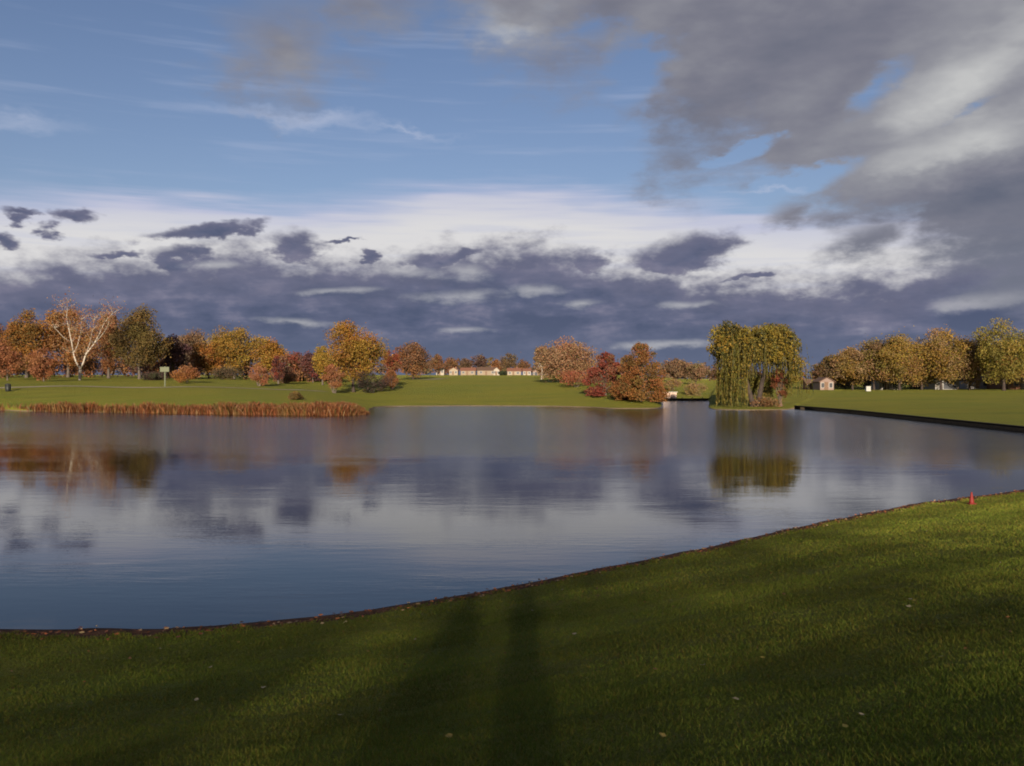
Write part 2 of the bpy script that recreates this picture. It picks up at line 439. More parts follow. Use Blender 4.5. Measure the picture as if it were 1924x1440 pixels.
TH3 = np.r_[TH - 2 * np.pi, TH, TH + 2 * np.pi]; RR3 = np.r_[RR, RR, RR]
def sstep(x, a, b):
    t = np.clip((x - a) / (b - a), 0, 1); return t * t * (3 - 2 * t)
def shore_dist(x, y):
    dx, dy = np.asarray(x) - CEN[0], np.asarray(y) - CEN[1]
    return np.hypot(dx, dy) - np.interp(np.arctan2(dy, dx), TH3, RR3)
def ground_z(x, y):
    x = np.asarray(x, float); y = np.asarray(y, float)
    d = np.maximum(shore_dist(x, y), 0)
    zn = 0.12 + 2.3 * np.minimum(d / 18.0, 1) ** 1.35
    zl = 0.06 + 4.7 * (1 - np.exp(-d / 52.0)) + 1.6 * sstep(y, 300, 560)
    bear = np.arctan2(x, np.maximum(y, 1))
    zr = 0.07 + 0.27 * sstep(bear, 0.298, 0.325) + (1.4 - 0.27 * sstep(bear, 0.298, 0.325)) * (1 - np.exp(-d / 60.0))
    wr = sstep(bear, 0.12, 0.26)                     # right-hand lawn is flatter
    zf = zl * (1 - wr) + zr * wr
    wf = sstep(y + np.abs(x) * 0.0, 42, 66)
    z = zn * (1 - wf) + zf * wf
    und = 0.10 * np.sin(x * 0.11 + 1.3) * np.sin(y * 0.09) + 0.06 * np.sin(x * 0.31 + y * 0.17)
    return z + und * sstep(d, 3, 25)
def gz(x, y): return float(ground_z(x, y))
def P3(px, D, lift=0.0):
    x = (px - CX) / FPX * D
    return (x, D, gz(x, D) + lift)
def M_at(px, py):                                     # where a sight line meets the ground
    dx, dz = (px - CX) / FPX, (HY - py) / FPX
    for D in np.arange(2.5, 60, 0.02):
        if EYE + dz * D <= gz(dx * D, D): return (dx * D, D, gz(dx * D, D))
    return P3(px, 30)

def build_ground():
    ds = [-0.5, -0.02, 0.0, 0.12, 0.34, 0.5, 0.66, 1.2, 1.8, 2.6, 3.6, 4.8, 6.2, 8, 10, 12, 14, 16, 18.5, 22, 27, 34, 42, 52, 65, 80, 100, 125, 160, 200, 250, 320, 400, 500, 650, 900, 1400, 2500, 5000, 9000]
    u = (SH - CEN) / np.linalg.norm(SH - CEN, axis=1, keepdims=True)
    n_ = len(SH); V = []
    for k, d in enumerate(ds):
        p = SH + u * d
        if k == 0: z = np.full(n_, -0.7)
        elif k == 1: z = np.full(n_, -0.12)
        else: z = ground_z(p[:, 0], p[:, 1])
        V.append(np.c_[p, z])
    V = np.concatenate(V)
    i = np.arange(n_); j = (i + 1) % n_
    F = np.concatenate([np.c_[k * n_ + i, k * n_ + j, (k + 1) * n_ + j, (k + 1) * n_ + i][:, ::-1] for k in range(len(ds) - 1)])
    me = np_mesh('ground', V, F, smooth=True)
    nearside = (SH[:, 1] < 48)
    mi = np.zeros(len(F), np.int32)
    for k in range(len(ds) - 1):
        sl = slice(k * n_, (k + 1) * n_)
        if ds[k + 1] <= 0.35: mi[sl] = np.where(nearside, 1, 2)
        elif ds[k + 1] <= 0.67: mi[sl] = np.where(nearside, 1, 0)
    for m_ in ('lawn', 'soil', 'shingle'): me.materials.append(M[m_])
    me.polygons.foreach_set('material_index', mi)
    o = add_obj('ground', me, None); tag(o, kind='structure', label='mown grass ground around the pond')
    return o
build_ground()

def build_pond():
    u = (SH - CEN) / np.linalg.norm(SH - CEN, axis=1, keepdims=True)
    p = SH + u * 0.08
    V = np.c_[np.r_[p, [CEN]], np.zeros(len(p) + 1)]
    n_ = len(p); i = np.arange(n_)
    # shoreline runs anticlockwise or clockwise: make the normal point up
    F = np.c_[i, (i + 1) % n_, np.full(n_, n_)]
    a = p[0] - CEN; b = p[1] - CEN
    if a[0] * b[1] - a[1] * b[0] < 0: F = F[:, ::-1]
    me = np_mesh('pond', V, F)
    tag(add_obj('pond', me, M['water']), kind='structure', label='calm pond water reflecting the cloudy sky')
build_pond()

def strip(name, pts, width, mat, lift):
    V, F = [], []
    P = np.array(pts)
    for i in range(len(P)):
        t = P[min(i + 1, len(P) - 1)] - P[max(i - 1, 0)]; t = t / np.linalg.norm(t); nn = np.array([-t[1], t[0]])
        for s in (-1, -0.33, 0.33, 1):
            q = P[i] + nn * s * width / 2; V.append((q[0], q[1], gz(*q) + lift))
    for i in range(len(P) - 1):
        for k in range(3): F.append((i * 4 + k, i * 4 + k + 1, i * 4 + k + 5, i * 4 + k + 4))
    o = add_obj(name, np_mesh(name, V, np.array(F)[:, ::-1]), mat); tag(o, kind='structure'); return o
def world_line(px_d, k=14):
    out = []
    for (a, da), (b, db) in zip(px_d[:-1], px_d[1:]):
        for j in range(k):
            t = j / k; px, D = a + (b - a) * t, da + (db - da) * t
            out.append(((px - CX) / FPX * D, D))
    return out
strip('path', world_line([(-60, 128), (160, 131), (300, 130), (520, 134), (620, 146)]), 1.7, M['path'], 0.05)
strip('path', world_line([(735, 208), (800, 214), (840, 225)]), 4.0, M['path'], 0.06)

# retaining wall along the right bank
def retaining_wall():
    pts = [(28.0, 37.5), (32.4, 41.6), (35.6, 46), (37.6, 51), (38.6, 56), (38.6, 61), (38.6, 66.6), (38.75, 74), (38.9, 82), (39.1, 92), (39.3, 102.5), (38.7, 111), (37.9, 118.5)]
    root = empty('retaining_wall', (38.6, 66.6, 0))
    tag(root, 'low dark timber retaining wall along the flat lawn at the water', 'wall')
    def ribbon(off0, off1, z0, z1fn, name, mat):
        V, F = [], []
        P = np.array(pts)
        for i in range(len(P)):
            t = P[min(i + 1, len(P) - 1)] - P[max(i - 1, 0)]; t = t / np.linalg.norm(t); nn = np.array([-t[1], t[0]])
            a, b = P[i] + nn * off0, P[i] + nn * off1
            zt = z1fn(P[i])
            for q, z in ((a, z0), (a, zt), (b, zt), (b, z0)): V.append((q[0] - 38.6, q[1] - 66.6, z))
        for i in range(len(P) - 1):
            for k in range(4):
                k2 = (k + 1) % 4; F.append((i * 4 + k, i * 4 + k2, i * 4 + 4 + k2, i * 4 + 4 + k))
        F.append((0, 3, 2, 1)); e = (len(P) - 1) * 4; F.append((e, e + 1, e + 2, e + 3))
        add_obj(name, np_mesh(name, V, np.array(F)[:, ::-1]), mat, root)
    hz = lambda p: 0.13 + 0.24 * float(sstep(p[1], 40, 62))
    ribbon(0.16, -0.10, -0.6, hz, 'facing', M['piling'])
    V0 = lambda p: hz(p) + 0.07
    # capping board
    def cap():
        V, F = [], []
        P = np.array(pts)
        for i in range(len(P)):
            t = P[min(i + 1, len(P) - 1)] - P[max(i - 1, 0)]; t = t / np.linalg.norm(t); nn = np.array([-t[1], t[0]])
            for q, z in ((P[i] + nn * 0.21, hz(P[i]) + 0.004), (P[i] + nn * 0.21, hz(P[i]) + 0.06), (P[i] - nn * 0.14, hz(P[i]) + 0.06), (P[i] - nn * 0.14, hz(P[i]) + 0.004)):
                V.append((q[0] - 38.6, q[1] - 66.6, z))
        for i in range(len(P) - 1):
            for k in range(4):
                k2 = (k + 1) % 4; F.append((i * 4 + k, i * 4 + k2, i * 4 + 4 + k2, i * 4 + 4 + k))
        add_obj('capping', np_mesh('capping', V, np.array(F)[:, ::-1]), M['piling_top'], root)
    cap()
retaining_wall()

# ------------------------------------------------------------------ trees
def leaf_quads(rs, pos, size, col, up=None, stretch=1.0, droop=False):
    n_ = len(pos)
    if droop:
        a = np.c_[rs.normal(0, 0.12, n_), rs.normal(0, 0.12, n_), -np.ones(n_)]
        b = np.c_[rs.normal(0, 1, n_), rs.normal(0, 1, n_), rs.normal(0, 0.1, n_)]
    else:
        a = rs.normal(0, 1, (n_, 3)); b = rs.normal(0, 1, (n_, 3))
    a /= np.linalg.norm(a, axis=1, keepdims=True)
    b -= a * (a * b).sum(1, keepdims=True); b /= np.linalg.norm(b, axis=1, keepdims=True)
    s = (size * rs.uniform(0.6, 1.3, n_))[:, None]
    A, B = a * s * stretch * 0.5, b * s * 0.5
    V = np.stack([pos - A, pos + B * 0.8 - A * 0.1, pos + A, pos - B * 0.8 - A * 0.1], 1).reshape(-1, 3)
    F = np.arange(n_ * 4).reshape(-1, 4)
    return V, F
def pal_cols(rs, pal, n_):
    w = np.array([p[3] if len(p) > 3 else 1.0 for p in pal], float); w /= w.sum()
    return np.array([p[:3] for p in pal])[rs.choice(len(pal), n_, p=w)]
def jitter(rs, C, amt=0.22):
    n_ = len(C)
    return np.clip(C * rs.uniform(1 - amt, 1 + amt, (n_, 1)) * rs.uniform(0.93, 1.07, (n_, 3)), 0.003, 0.9)
def in_ball(rs, n_, p=0.5):
    v = rs.normal(0, 1, (n_, 3)); v /= np.linalg.norm(v, axis=1, keepdims=True)
    return v * (rs.uniform(0, 1, n_) ** p)[:, None]

def crown_tree(name, label, cat, loc, H, Rc, base_f, pal, seed, leaves=5000, leaf=0.3, shape='round', bark_m='bark', group=None, clumps=None, fill=0.42, stems=1, depth=None, core=0.22):
    """trunk with limbs reaching into leaf clumps spread through an uneven envelope"""
    rs = np.random.RandomState(seed); rnd = random.Random(seed)
    root = empty(name, loc); tag(root, label, cat, group)
    z0 = H * base_f; hc = H - z0
    K = clumps or int(16 + Rc * 5)
    cen, rad = [], []
    for i in range(K):
        v = in_ball(rs, 1, 0.36)[0]
        t = (v[2] + 1) / 2
        if shape == 'round': prof = 1.0
        elif shape == 'cone': prof = None
        elif shape == 'oval': prof = 1.0
        if shape == 'cone':
            t = rs.uniform(0.0, 1.0) ** 1.1
            r = Rc * math.sqrt(max(0, 1 - t ** 1.7)) * (1.0 if t > 0.1 else 0.9) + 0.1
            a = rs.uniform(0, 2 * np.pi); q = rs.uniform(0.25, 0.93) ** 0.6
            c = np.array([np.cos(a) * r * q, np.sin(a) * r * q, z0 + hc * t * 0.95])
            cr = max(0.5, Rc * 0.34 * (1 - t * 0.62))
        elif shape == 'spread':
            c = np.array([v[0] * Rc, v[1] * Rc, z0 + hc * (0.22 + 0.66 * (abs(v[2]) ** 0.7 if v[2] > -0.3 else 0.1) * (1 - 0.25 * (v[0] ** 2 + v[1] ** 2)))])
            cr = Rc * rs.uniform(0.2, 0.34)
        else:
            c = np.array([v[0] * Rc * 0.84, v[1] * Rc * 0.84, z0 + hc * (0.5 + v[2] * 0.43)])
            cr = Rc * rs.uniform(0.24, 0.42)
        if depth: c[1] *= depth
        cen.append(c); rad.append(cr)
    cen = np.array(cen); rad = np.array(rad)
    # colour of every clump
    cc = jitter(rs, pal_cols(rs, pal, K) * 0.6 + 0.4 * np.mean([p[:3] for p in pal], 0), 0.22)
    w = rad ** 2; w = w / w.sum()
    cnt = rs.multinomial(int(leaves * (1.22 - core)), w)
    pos, col = [], []
    for k in range(K):
        v = in_ball(rs, cnt[k], fill)
        lump = 1 + 0.25 * np.sin(v[:, 0] * 5 + k) * np.sin(v[:, 2] * 6 + 2 * k)
        p = cen[k] + v * lump[:, None] * rad[k] * np.array([1.0, 1.0, 0.78])
        pos.append(p)
        mixp = jitter(rs, np.where(rs.uniform(0, 1, (cnt[k], 1)) < 0.8, cc[k][None], pal_cols(rs, pal, cnt[k])), 0.14)
        col.append(mixp)
    nc = int(leaves * core)                       # leaves inside the crown
    v = in_ball(rs, nc, 0.4)
    if shape == 'cone':
        tt = rs.uniform(0.02, 0.93, nc); rr = Rc * np.sqrt(1 - tt ** 1.7) * 0.8
        v = np.c_[v[:, 0] * rr, v[:, 1] * rr, z0 + hc * tt]
    else: v = np.c_[v[:, 0] * Rc * 0.8, v[:, 1] * Rc * 0.8, z0 + hc * (0.5 + v[:, 2] * 0.42)]
    pos.append(v); col.append(jitter(rs, pal_cols(rs, pal, nc), .25))
    stray = int(leaves * 0.025)
    kk = rs.randint(0, K, stray)
    pos.append(cen[kk] + rs.normal(0, 1, (stray, 3)) * rad[kk][:, None] * 0.62); col.append(jitter(rs, cc[kk]))
    pos = np.concatenate(pos); col = np.concatenate(col)
    pos[:, 2] = np.maximum(pos[:, 2], 0.06)
    V, F = leaf_quads(rs, pos, leaf, col)
    add_obj('crown', np_mesh('crown', V, F, col), M['leaf'], root)
    # trunk and limbs
    mb = MB(); tr = max(0.05, H * 0.02)
    for s in range(stems):
        off = Vector((rs.normal(0, 0.12 * Rc), rs.normal(0, 0.12 * Rc), 0)) if stems > 1 else Vector((0, 0, 0))
        top = Vector((rs.normal(0, 0.08 * Rc), rs.normal(0, 0.08 * Rc), z0 + hc * (0.55 if shape != 'cone' else 0.9))) + off * 2.5
        pts = [off * 0.4 + Vector((0, 0, -0.25)), off * 0.6 + Vector((0, 0, H * 0.03)), off + Vector((rs.normal(0, .05), rs.normal(0, .05), max(z0, H * 0.12))), (off + top) * 0.5 + Vector((rs.normal(0, .1), 0, z0 * 0.35)), top]
        pts.sort(key=lambda p: p.z)
        mb.tube(pts, [tr * 1.7, tr * 1.15, tr * 0.9, tr * 0.6, tr * 0.15], 7)
    for k in range(K):
        c = Vector(cen[k])
        zs = min(z0 + hc * 0.5, max(z0 * 0.8, c.z * 0.55)); st = Vector((0, 0, zs))
        midp = st.lerp(c, 0.5) + Vector((rs.normal(0, .06) * Rc, rs.normal(0, .06) * Rc, 0.05 * hc))
        mb.tube([st, midp, c], [tr * 0.42, tr * 0.26, tr * 0.08], 4, cap=False)
    mb.build('trunk', M[bark_m], root, smooth=True)
    return root

def tree_px(label, px, hw, top, D, pal, seed, base_f=0.09, name='tree', cat='tree', leaves=None, leaf=None, **kw):
    loc = P3(px, D)
    H = EYE + (HY - top) / FPX * D - loc[2]
    Rc = hw / FPX * D
    leaf = leaf or max(0.17, 0.0016 * D)
    if leaves is None: leaves = int(min(17000, max(2500, 60.0 * Rc * H / leaf)))
    return crown_tree(name, label, cat, loc, H, Rc, base_f, pal, seed, leaves, leaf, **kw)

ORANGE = [(0.36, 0.15, 0.028, 3), (0.42, 0.20, 0.035, 2), (0.27, 0.10, 0.022, 2), (0.20, 0.14, 0.03, 1)]
RUST = [(0.28, 0.11, 0.032, 3), (0.34, 0.15, 0.05, 2), (0.2, 0.075, 0.025, 2), (0.22, 0.14, 0.05, 1)]
SALMON = [(0.40, 0.17, 0.075, 3), (0.34, 0.13, 0.045, 2), (0.42, 0.22, 0.08, 1.5), (0.26, 0.10, 0.035, 1)]
GOLD = [(0.40, 0.25, 0.035, 3), (0.32, 0.21, 0.035, 3), (0.42, 0.20, 0.03, 1.5), (0.17, 0.14, 0.03, 1.5)]
OLIVE = [(0.165, 0.115, 0.034, 3), (0.21, 0.145, 0.036, 2), (0.09, 0.08, 0.03, 2), (0.28, 0.15, 0.035, 1)]
BROWN = [(0.19, 0.115, 0.06, 3), (0.25, 0.14, 0.06, 2), (0.13, 0.08, 0.045, 2), (0.16, 0.13, 0.06, 1)]
PLUM = [(0.10, 0.05, 0.045, 3), (0.15, 0.075, 0.05, 2), (0.06, 0.035, 0.035, 2)]
RED = [(0.30, 0.065, 0.035, 3), (0.22, 0.045, 0.028, 3), (0.34, 0.12, 0.04, 1.5), (0.17, 0.09, 0.03, 1)]
TAN = [(0.34, 0.22, 0.10, 3), (0.38, 0.21, 0.09, 2), (0.28, 0.21, 0.07, 2), (0.22, 0.13, 0.07, 1)]
YELGREEN = [(0.24, 0.19, 0.033, 3), (0.31, 0.23, 0.04, 2), (0.15, 0.135, 0.03, 2), (0.33, 0.17, 0.04, 1)]
LIME = [(0.36, 0.29, 0.045, 3), (0.28, 0.25, 0.045, 2), (0.20, 0.18, 0.04, 1.5)]
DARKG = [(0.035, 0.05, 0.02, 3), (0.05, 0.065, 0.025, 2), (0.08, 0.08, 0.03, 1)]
CYP = [(0.32, 0.125, 0.032, 4), (0.19, 0.13, 0.032, 3), (0.31, 0.12, 0.035, 2), (0.12, 0.10, 0.03, 1)]

G1 = 'autumn trees on the left shore'
tree_px('dull brown tree at the very edge of the left tree belt', -22, 42, 604, 186, RUST, 11, group=G1)
tree_px('tall rusty tree behind the two small salmon trees', 50, 46, 576, 184, ORANGE[:3] + OLIVE[:2], 12, group=G1)
tree_px('small salmon tree with its crown down to the lawn, nearest the dark bin', 14, 34, 643, 156, SALMON, 13, 0.05, group=G1)
tree_px('small salmon tree spreading low beside the pale forked tree', 82, 34, 652, 148, SALMON + RUST[:1], 14, 0.04, group=G1)
tree_px('tall orange tree right behind the pale forked tree', 128, 50, 573, 190, ORANGE + TAN[:1], 15, group=G1)
tree_px('russet tree between the pale forked tree and the dark olive tree', 204, 38, 582, 178, RUST + TAN[:1], 16, 0.1, group=G1)
tree_px('big dark olive tree with a deep shaded base', 262, 56, 580, 170, OLIVE, 17, 0.1, group=G1)
tree_px('dark plum-brown tree leaning out behind the olive tree', 324, 30, 622, 182, PLUM, 18, 0.08, group=G1)
tree_px('greyish brown tree behind the orange shrub', 358, 36, 618, 215, BROWN + TAN[:1], 19, group=G1)
tree_px('slim orange tree beside the golden olive tree', 392, 30, 636, 196, ORANGE, 20, group=G1)
tree_px('broad golden olive tree with a rounded top', 440, 52, 615, 200, GOLD + OLIVE[:1], 21, 0.12, group=G1)
tree_px('golden tree sloping down behind the small salmon tree', 503, 38, 634, 198, GOLD + ORANGE[:1], 22, 0.12, group=G1)
tree_px('low dark red tree in the gap behind the lawn', 552, 30, 655, 190, RED + BROWN, 23, 0.1, group=G1)
tree_px('low wine-brown tree left of the great orange tree', 588, 28, 660, 184, PLUM + RED[:1] + BROWN[:1], 24, 0.1, group=G1)
tree_px('yellow tree touching the flank of the great orange tree', 606, 26, 645, 172, GOLD, 25, 0.14, group=G1)
tree_px('great round orange tree at the end of the reed bed', 664, 64, 600, 152, ORANGE + GOLD[:2], 26, 0.14, leaves=19000, bark_m='dark_bark', group=G1)
tree_px('small reddish tree peeping out behind the great orange tree', 734, 18, 652, 196, RED + RUST, 27, 0.1, group=G1)
tree_px('dark brown oak standing alone by the pale path', 776, 34, 638, 222, BROWN + RUST[:2], 28, 0.08, bark_m='dark_bark', group=G1)
tree_px('brown tree left of the left belt, half out of view', -95, 55, 598, 180, RUST + ORANGE, 29, group=G1)
for px, hw, top, D, pal, sd, lb in (
        (350, 30, 690, 146, SALMON + ORANGE, 31, 'wide orange shrub beside the pale signboard'),
        (486, 24, 680, 146, SALMON, 32, 'small peach coloured tree alone on the lawn by the path'),
        (524, 16, 668, 162, RED + PLUM, 33, 'narrow maroon shrub beside the small peach tree'),
        (628, 20, 682, 144, SALMON, 34, 'small coral bush in front of the great orange tree'),
        (556, 15, 738, 112, OLIVE, 35, 'little olive bush rising out of the reed bed'),
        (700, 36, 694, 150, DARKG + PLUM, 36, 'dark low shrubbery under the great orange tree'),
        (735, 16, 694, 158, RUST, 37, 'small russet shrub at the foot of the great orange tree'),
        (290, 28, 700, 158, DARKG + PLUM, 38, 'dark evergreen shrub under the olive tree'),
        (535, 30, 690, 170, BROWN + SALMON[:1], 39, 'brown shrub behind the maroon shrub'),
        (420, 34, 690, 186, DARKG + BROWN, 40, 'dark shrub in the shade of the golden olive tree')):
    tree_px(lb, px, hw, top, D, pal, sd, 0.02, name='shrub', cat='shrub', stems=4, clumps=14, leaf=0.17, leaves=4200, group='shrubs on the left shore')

G2 = 'trees around the inlet'
tree_px('thin brown tree with a pale trunk left of the tan tree', 1018, 18, 646, 212, TAN[2:] + BROWN, 50, 0.3, bark_m='pale_bark', group=G2)
tree_px('broad pale tan tree behind the red tree', 1066, 64, 640, 182, TAN + SALMON[:1], 51, 0.0, leaves=15000, group=G2)
tree_px('low orange shrub under the tan tree', 1084, 40, 694, 160, SALMON + RED[:1], 52, 0.02, name='shrub', cat='shrub', stems=4, clumps=14, leaf=0.2, leaves=2400, group=G2)
tree_px('deep red tree close to the water beside the conical tree', 1138, 40, 658, 136, RED + BROWN[:1], 53, 0.05, leaves=12000, shape='cone', group=G2)
tree_px('conical orange and green cypress at the water edge', 1204, 50, 641, 127, CYP, 54, 0.03, leaves=20000, shape='cone', clumps=70, group=G2)
tree_px('hazy brown tree far back behind the inlet', 1272, 30, 672, 265, BROWN + TAN[:2], 55, 0.1, group=G2)
tree_px('dull tan tree far back between inlet and willow', 1308, 26, 680, 258, TAN + BROWN, 56, 0.1, group=G2)
tree_px('tawny bush beside the pale shed at the inlet', 1262, 22, 708, 190, TAN + GOLD[:1], 57, 0.02, name='shrub', cat='shrub', stems=4, clumps=12, leaf=0.22, leaves=1500, group=G2)
tree_px('straw coloured bush on the bank of the inlet', 1305, 30, 718, 178, TAN + YELGREEN[:1], 58, 0.02, name='shrub', cat='shrub', stems=4, clumps=12, leaf=0.22, leaves=1800, group=G2)
tree_px('green shrub beneath the willow', 1430, 38, 690, 125, YELGREEN[:3] + LIME[1:], 59, 0.02, name='shrub', cat='shrub', stems=4, clumps=14, leaf=0.17, leaves=5200, group=G2)
tree_px('tall brick red shrub beneath the willow', 1468, 18, 680, 121, RUST + RED[:1] + BROWN[:1], 60, 0.04, name='shrub', cat='shrub', stems=3, clumps=14, leaf=0.19, leaves=2400, group=G2)
tree_px('low rust coloured shrub at the foot of the willow', 1440, 34, 748, 120, TAN + RUST + OLIVE, 61, 0.0, name='shrub', cat='shrub', stems=4, clumps=16, leaf=0.17, leaves=1700, group=G2)

G3 = 'trees along the right lawn'
rt = [(1562, 34, 668, 226, OLIVE + BROWN, 'dark low tree at the end of the right belt, by the pinkish house'),
      (1602, 42, 652, 222, GOLD + TAN, 'thin yellowish tree next to the dark low tree'),
      (1642, 48, 638, 218, YELGREEN + TAN, 'tawny green tree above the white cabinet'),
      (1690, 52, 630, 214, GOLD[:3] + TAN[:2] + YELGREEN, 'full ochre tree above the pale porch house'),
      (1732, 46, 640, 220, TAN + YELGREEN, 'olive tree between the ochre and the amber trees'),
      (1768, 54, 618, 214, GOLD[:2] + YELGREEN + TAN[:2], 'tall amber tree above the grey garage'),
      (1822, 52, 634, 216, YELGREEN + TAN, 'dull olive tree left of the bright yellow tree'),
      (1886, 56, 600, 204, LIME + YELGREEN, 'tallest bright yellow tree of the right belt'),
      (1945, 46, 622, 208, YELGREEN + OLIVE, 'olive yellow tree cut by the picture edge'),
      (2010, 50, 612, 206, YELGREEN + GOLD, 'golden tree beyond the right end of the lawn'),
      (2090, 55, 606, 200, YELGREEN + OLIVE, 'last broad olive tree of the right belt')]
for i, (px, hw, top, D, pal, lb) in enumerate(rt):
    tree_px(lb, px, hw, top, D, pal, 70 + i, 0.1, shape='round', bark_m='dark_bark', group=G3, leaves=16000)
tree_px('dark rounded evergreen shrub between the pale houses', 1692, 14, 712, 218, DARKG, 90, 0.02, name='shrub', cat='shrub', stems=3, clumps=10, leaf=0.25, leaves=1300)
for i, (px, lb) in enumerate(((1590, 'dark shrub behind the thin yellowish tree'), (1720, 'brown shrub under the olive tree'), (1840, 'brownish shrub left of the brick house'), (1915, 'dark shrub right of the brick house'))):
    tree_px(lb, px, 24, 706 + i % 2 * 4, 236 - i * 2, DARKG + BROWN, 92 + i, 0.02, name='shrub', cat='shrub', stems=3, clumps=12, leaf=0.3, leaves=1300, group='shrubs along the right lawn')

G4 = 'far trees around the houses'
for i, (px, hw, top, D, pal, lb) in enumerate((
        (822, 14, 664, 470, BROWN + RUST, 'far brown tree at the left end of the house row'),
        (848, 16, 668, 520, RUST + BROWN, 'far russet tree above the cream gabled house'),
        (875, 14, 672, 530, BROWN, 'far low brown tree over the second house'),
        (900, 18, 664, 520, BROWN + PLUM, 'far taller brown tree over the long house'),
        (932, 12, 676, 530, RUST, 'far low rusty tree behind the long house'),
        (956, 19, 662, 470, OLIVE + BROWN, 'far round olive tree standing clear between the houses'),
        (984, 13, 676, 525, RUST + BROWN, 'far russet tree at the right end of the house row'),
        (945, 8, 698, 440, DARKG, 'far small dark evergreen between two houses'))):
    tree_px(lb, px, hw, top, D, pal, 110 + i, 0.12, leaves=1900, leaf=0.62, group=G4)

# the bare pale-barked tree that forks low
def forked_tree():
    D = 158.0; loc = P3(150, D); k = D / FPX
    yb = HY + (EYE - loc[2]) / k
    root = empty('bare_tree', loc)
    tag(root, 'pale barked tree forking low into two white limbs, nearly leafless', 'tree', G1)
    rs = np.random.RandomState(5)
    mb = MB(); tips = []
    def pt(px, py, dy=0.0): return Vector(((px - 150) * k, dy, (yb - py) * k))
    def limb(pp, r0, r1, sides=6):
        n_ = len(pp); mb.tube(pp, [r0 + (r1 - r0) * i / (n_ - 1) for i in range(n_)], sides)
    limb([Vector((0, 0, -0.3)), pt(150, yb - 8), pt(150.5, 700), pt(151, 690)], 0.27, 0.2, 8)
    left = [pt(151, 694), pt(142, 681, .2), pt(136, 665, .4), pt(133, 643, .3), pt(130, 620, 0), pt(127, 598, -.3), pt(129, 580, -.4)]
    right = [pt(151, 694), pt(158, 682, -.3), pt(164, 666, -.5), pt(178, 647, -.3), pt(186, 629, .1), pt(194, 606, .5), (pt(209, 588, .7))]
    limb(left, 0.17, 0.03); limb(right, 0.17, 0.03)
    limb([left[2], pt(141, 648, 1), pt(145, 622, 1.4), pt(147, 596, 1.2)], 0.08, 0.02)
    limb([right[2], pt(164, 645, 1), pt(166, 620, 1.6), pt(171, 590, 1.5)], 0.08, 0.02)
    limb([left[3], pt(124, 634, -1), pt(112, 618, -1.5), pt(106, 604, -1.5)], 0.06, 0.02)
    limb([right[3], pt(192, 636, -1), pt(206, 622, -1.6), pt(214, 606, -1.8)], 0.06, 0.02)
    src = left[2:] + right[2:] + [pt(145, 622, 1.4), pt(166, 620, 1.6), pt(112, 618, -1.5), pt(206, 622, -1.6), pt(171, 600, 1.5), pt(147, 600, 1.2)]
    for i in range(90):
        s = src[rs.randint(len(src))]
        dvec = Vector((rs.normal(0, 1), rs.normal(0, 1), abs(rs.normal(1.0, .5)))).normalized()
        L = rs.uniform(1.0, 2.8)
        e = s + dvec * L; m_ = s.lerp(e, .5) + Vector((rs.normal(0, .12), rs.normal(0, .12), 0))
        mb.tube([s, m_, e], [0.03, 0.02, 0.008], 3, cap=False); tips.append(e); tips.append(m_)
    mb.build('trunk', M['pale_bark'], root, smooth=True)
    T = np.array([tuple(t) for t in tips])
    pos = np.repeat(T, 22, 0) + rs.normal(0, 0.7, (len(T) * 22, 3))
    col = jitter(rs, pal_cols(rs, SALMON + TAN, len(pos)), 0.25)
    V, F = leaf_quads(rs, pos, 0.22, col)
    add_obj('crown', np_mesh('crown', V, F, col), M['leaf'], root)
forked_tree()

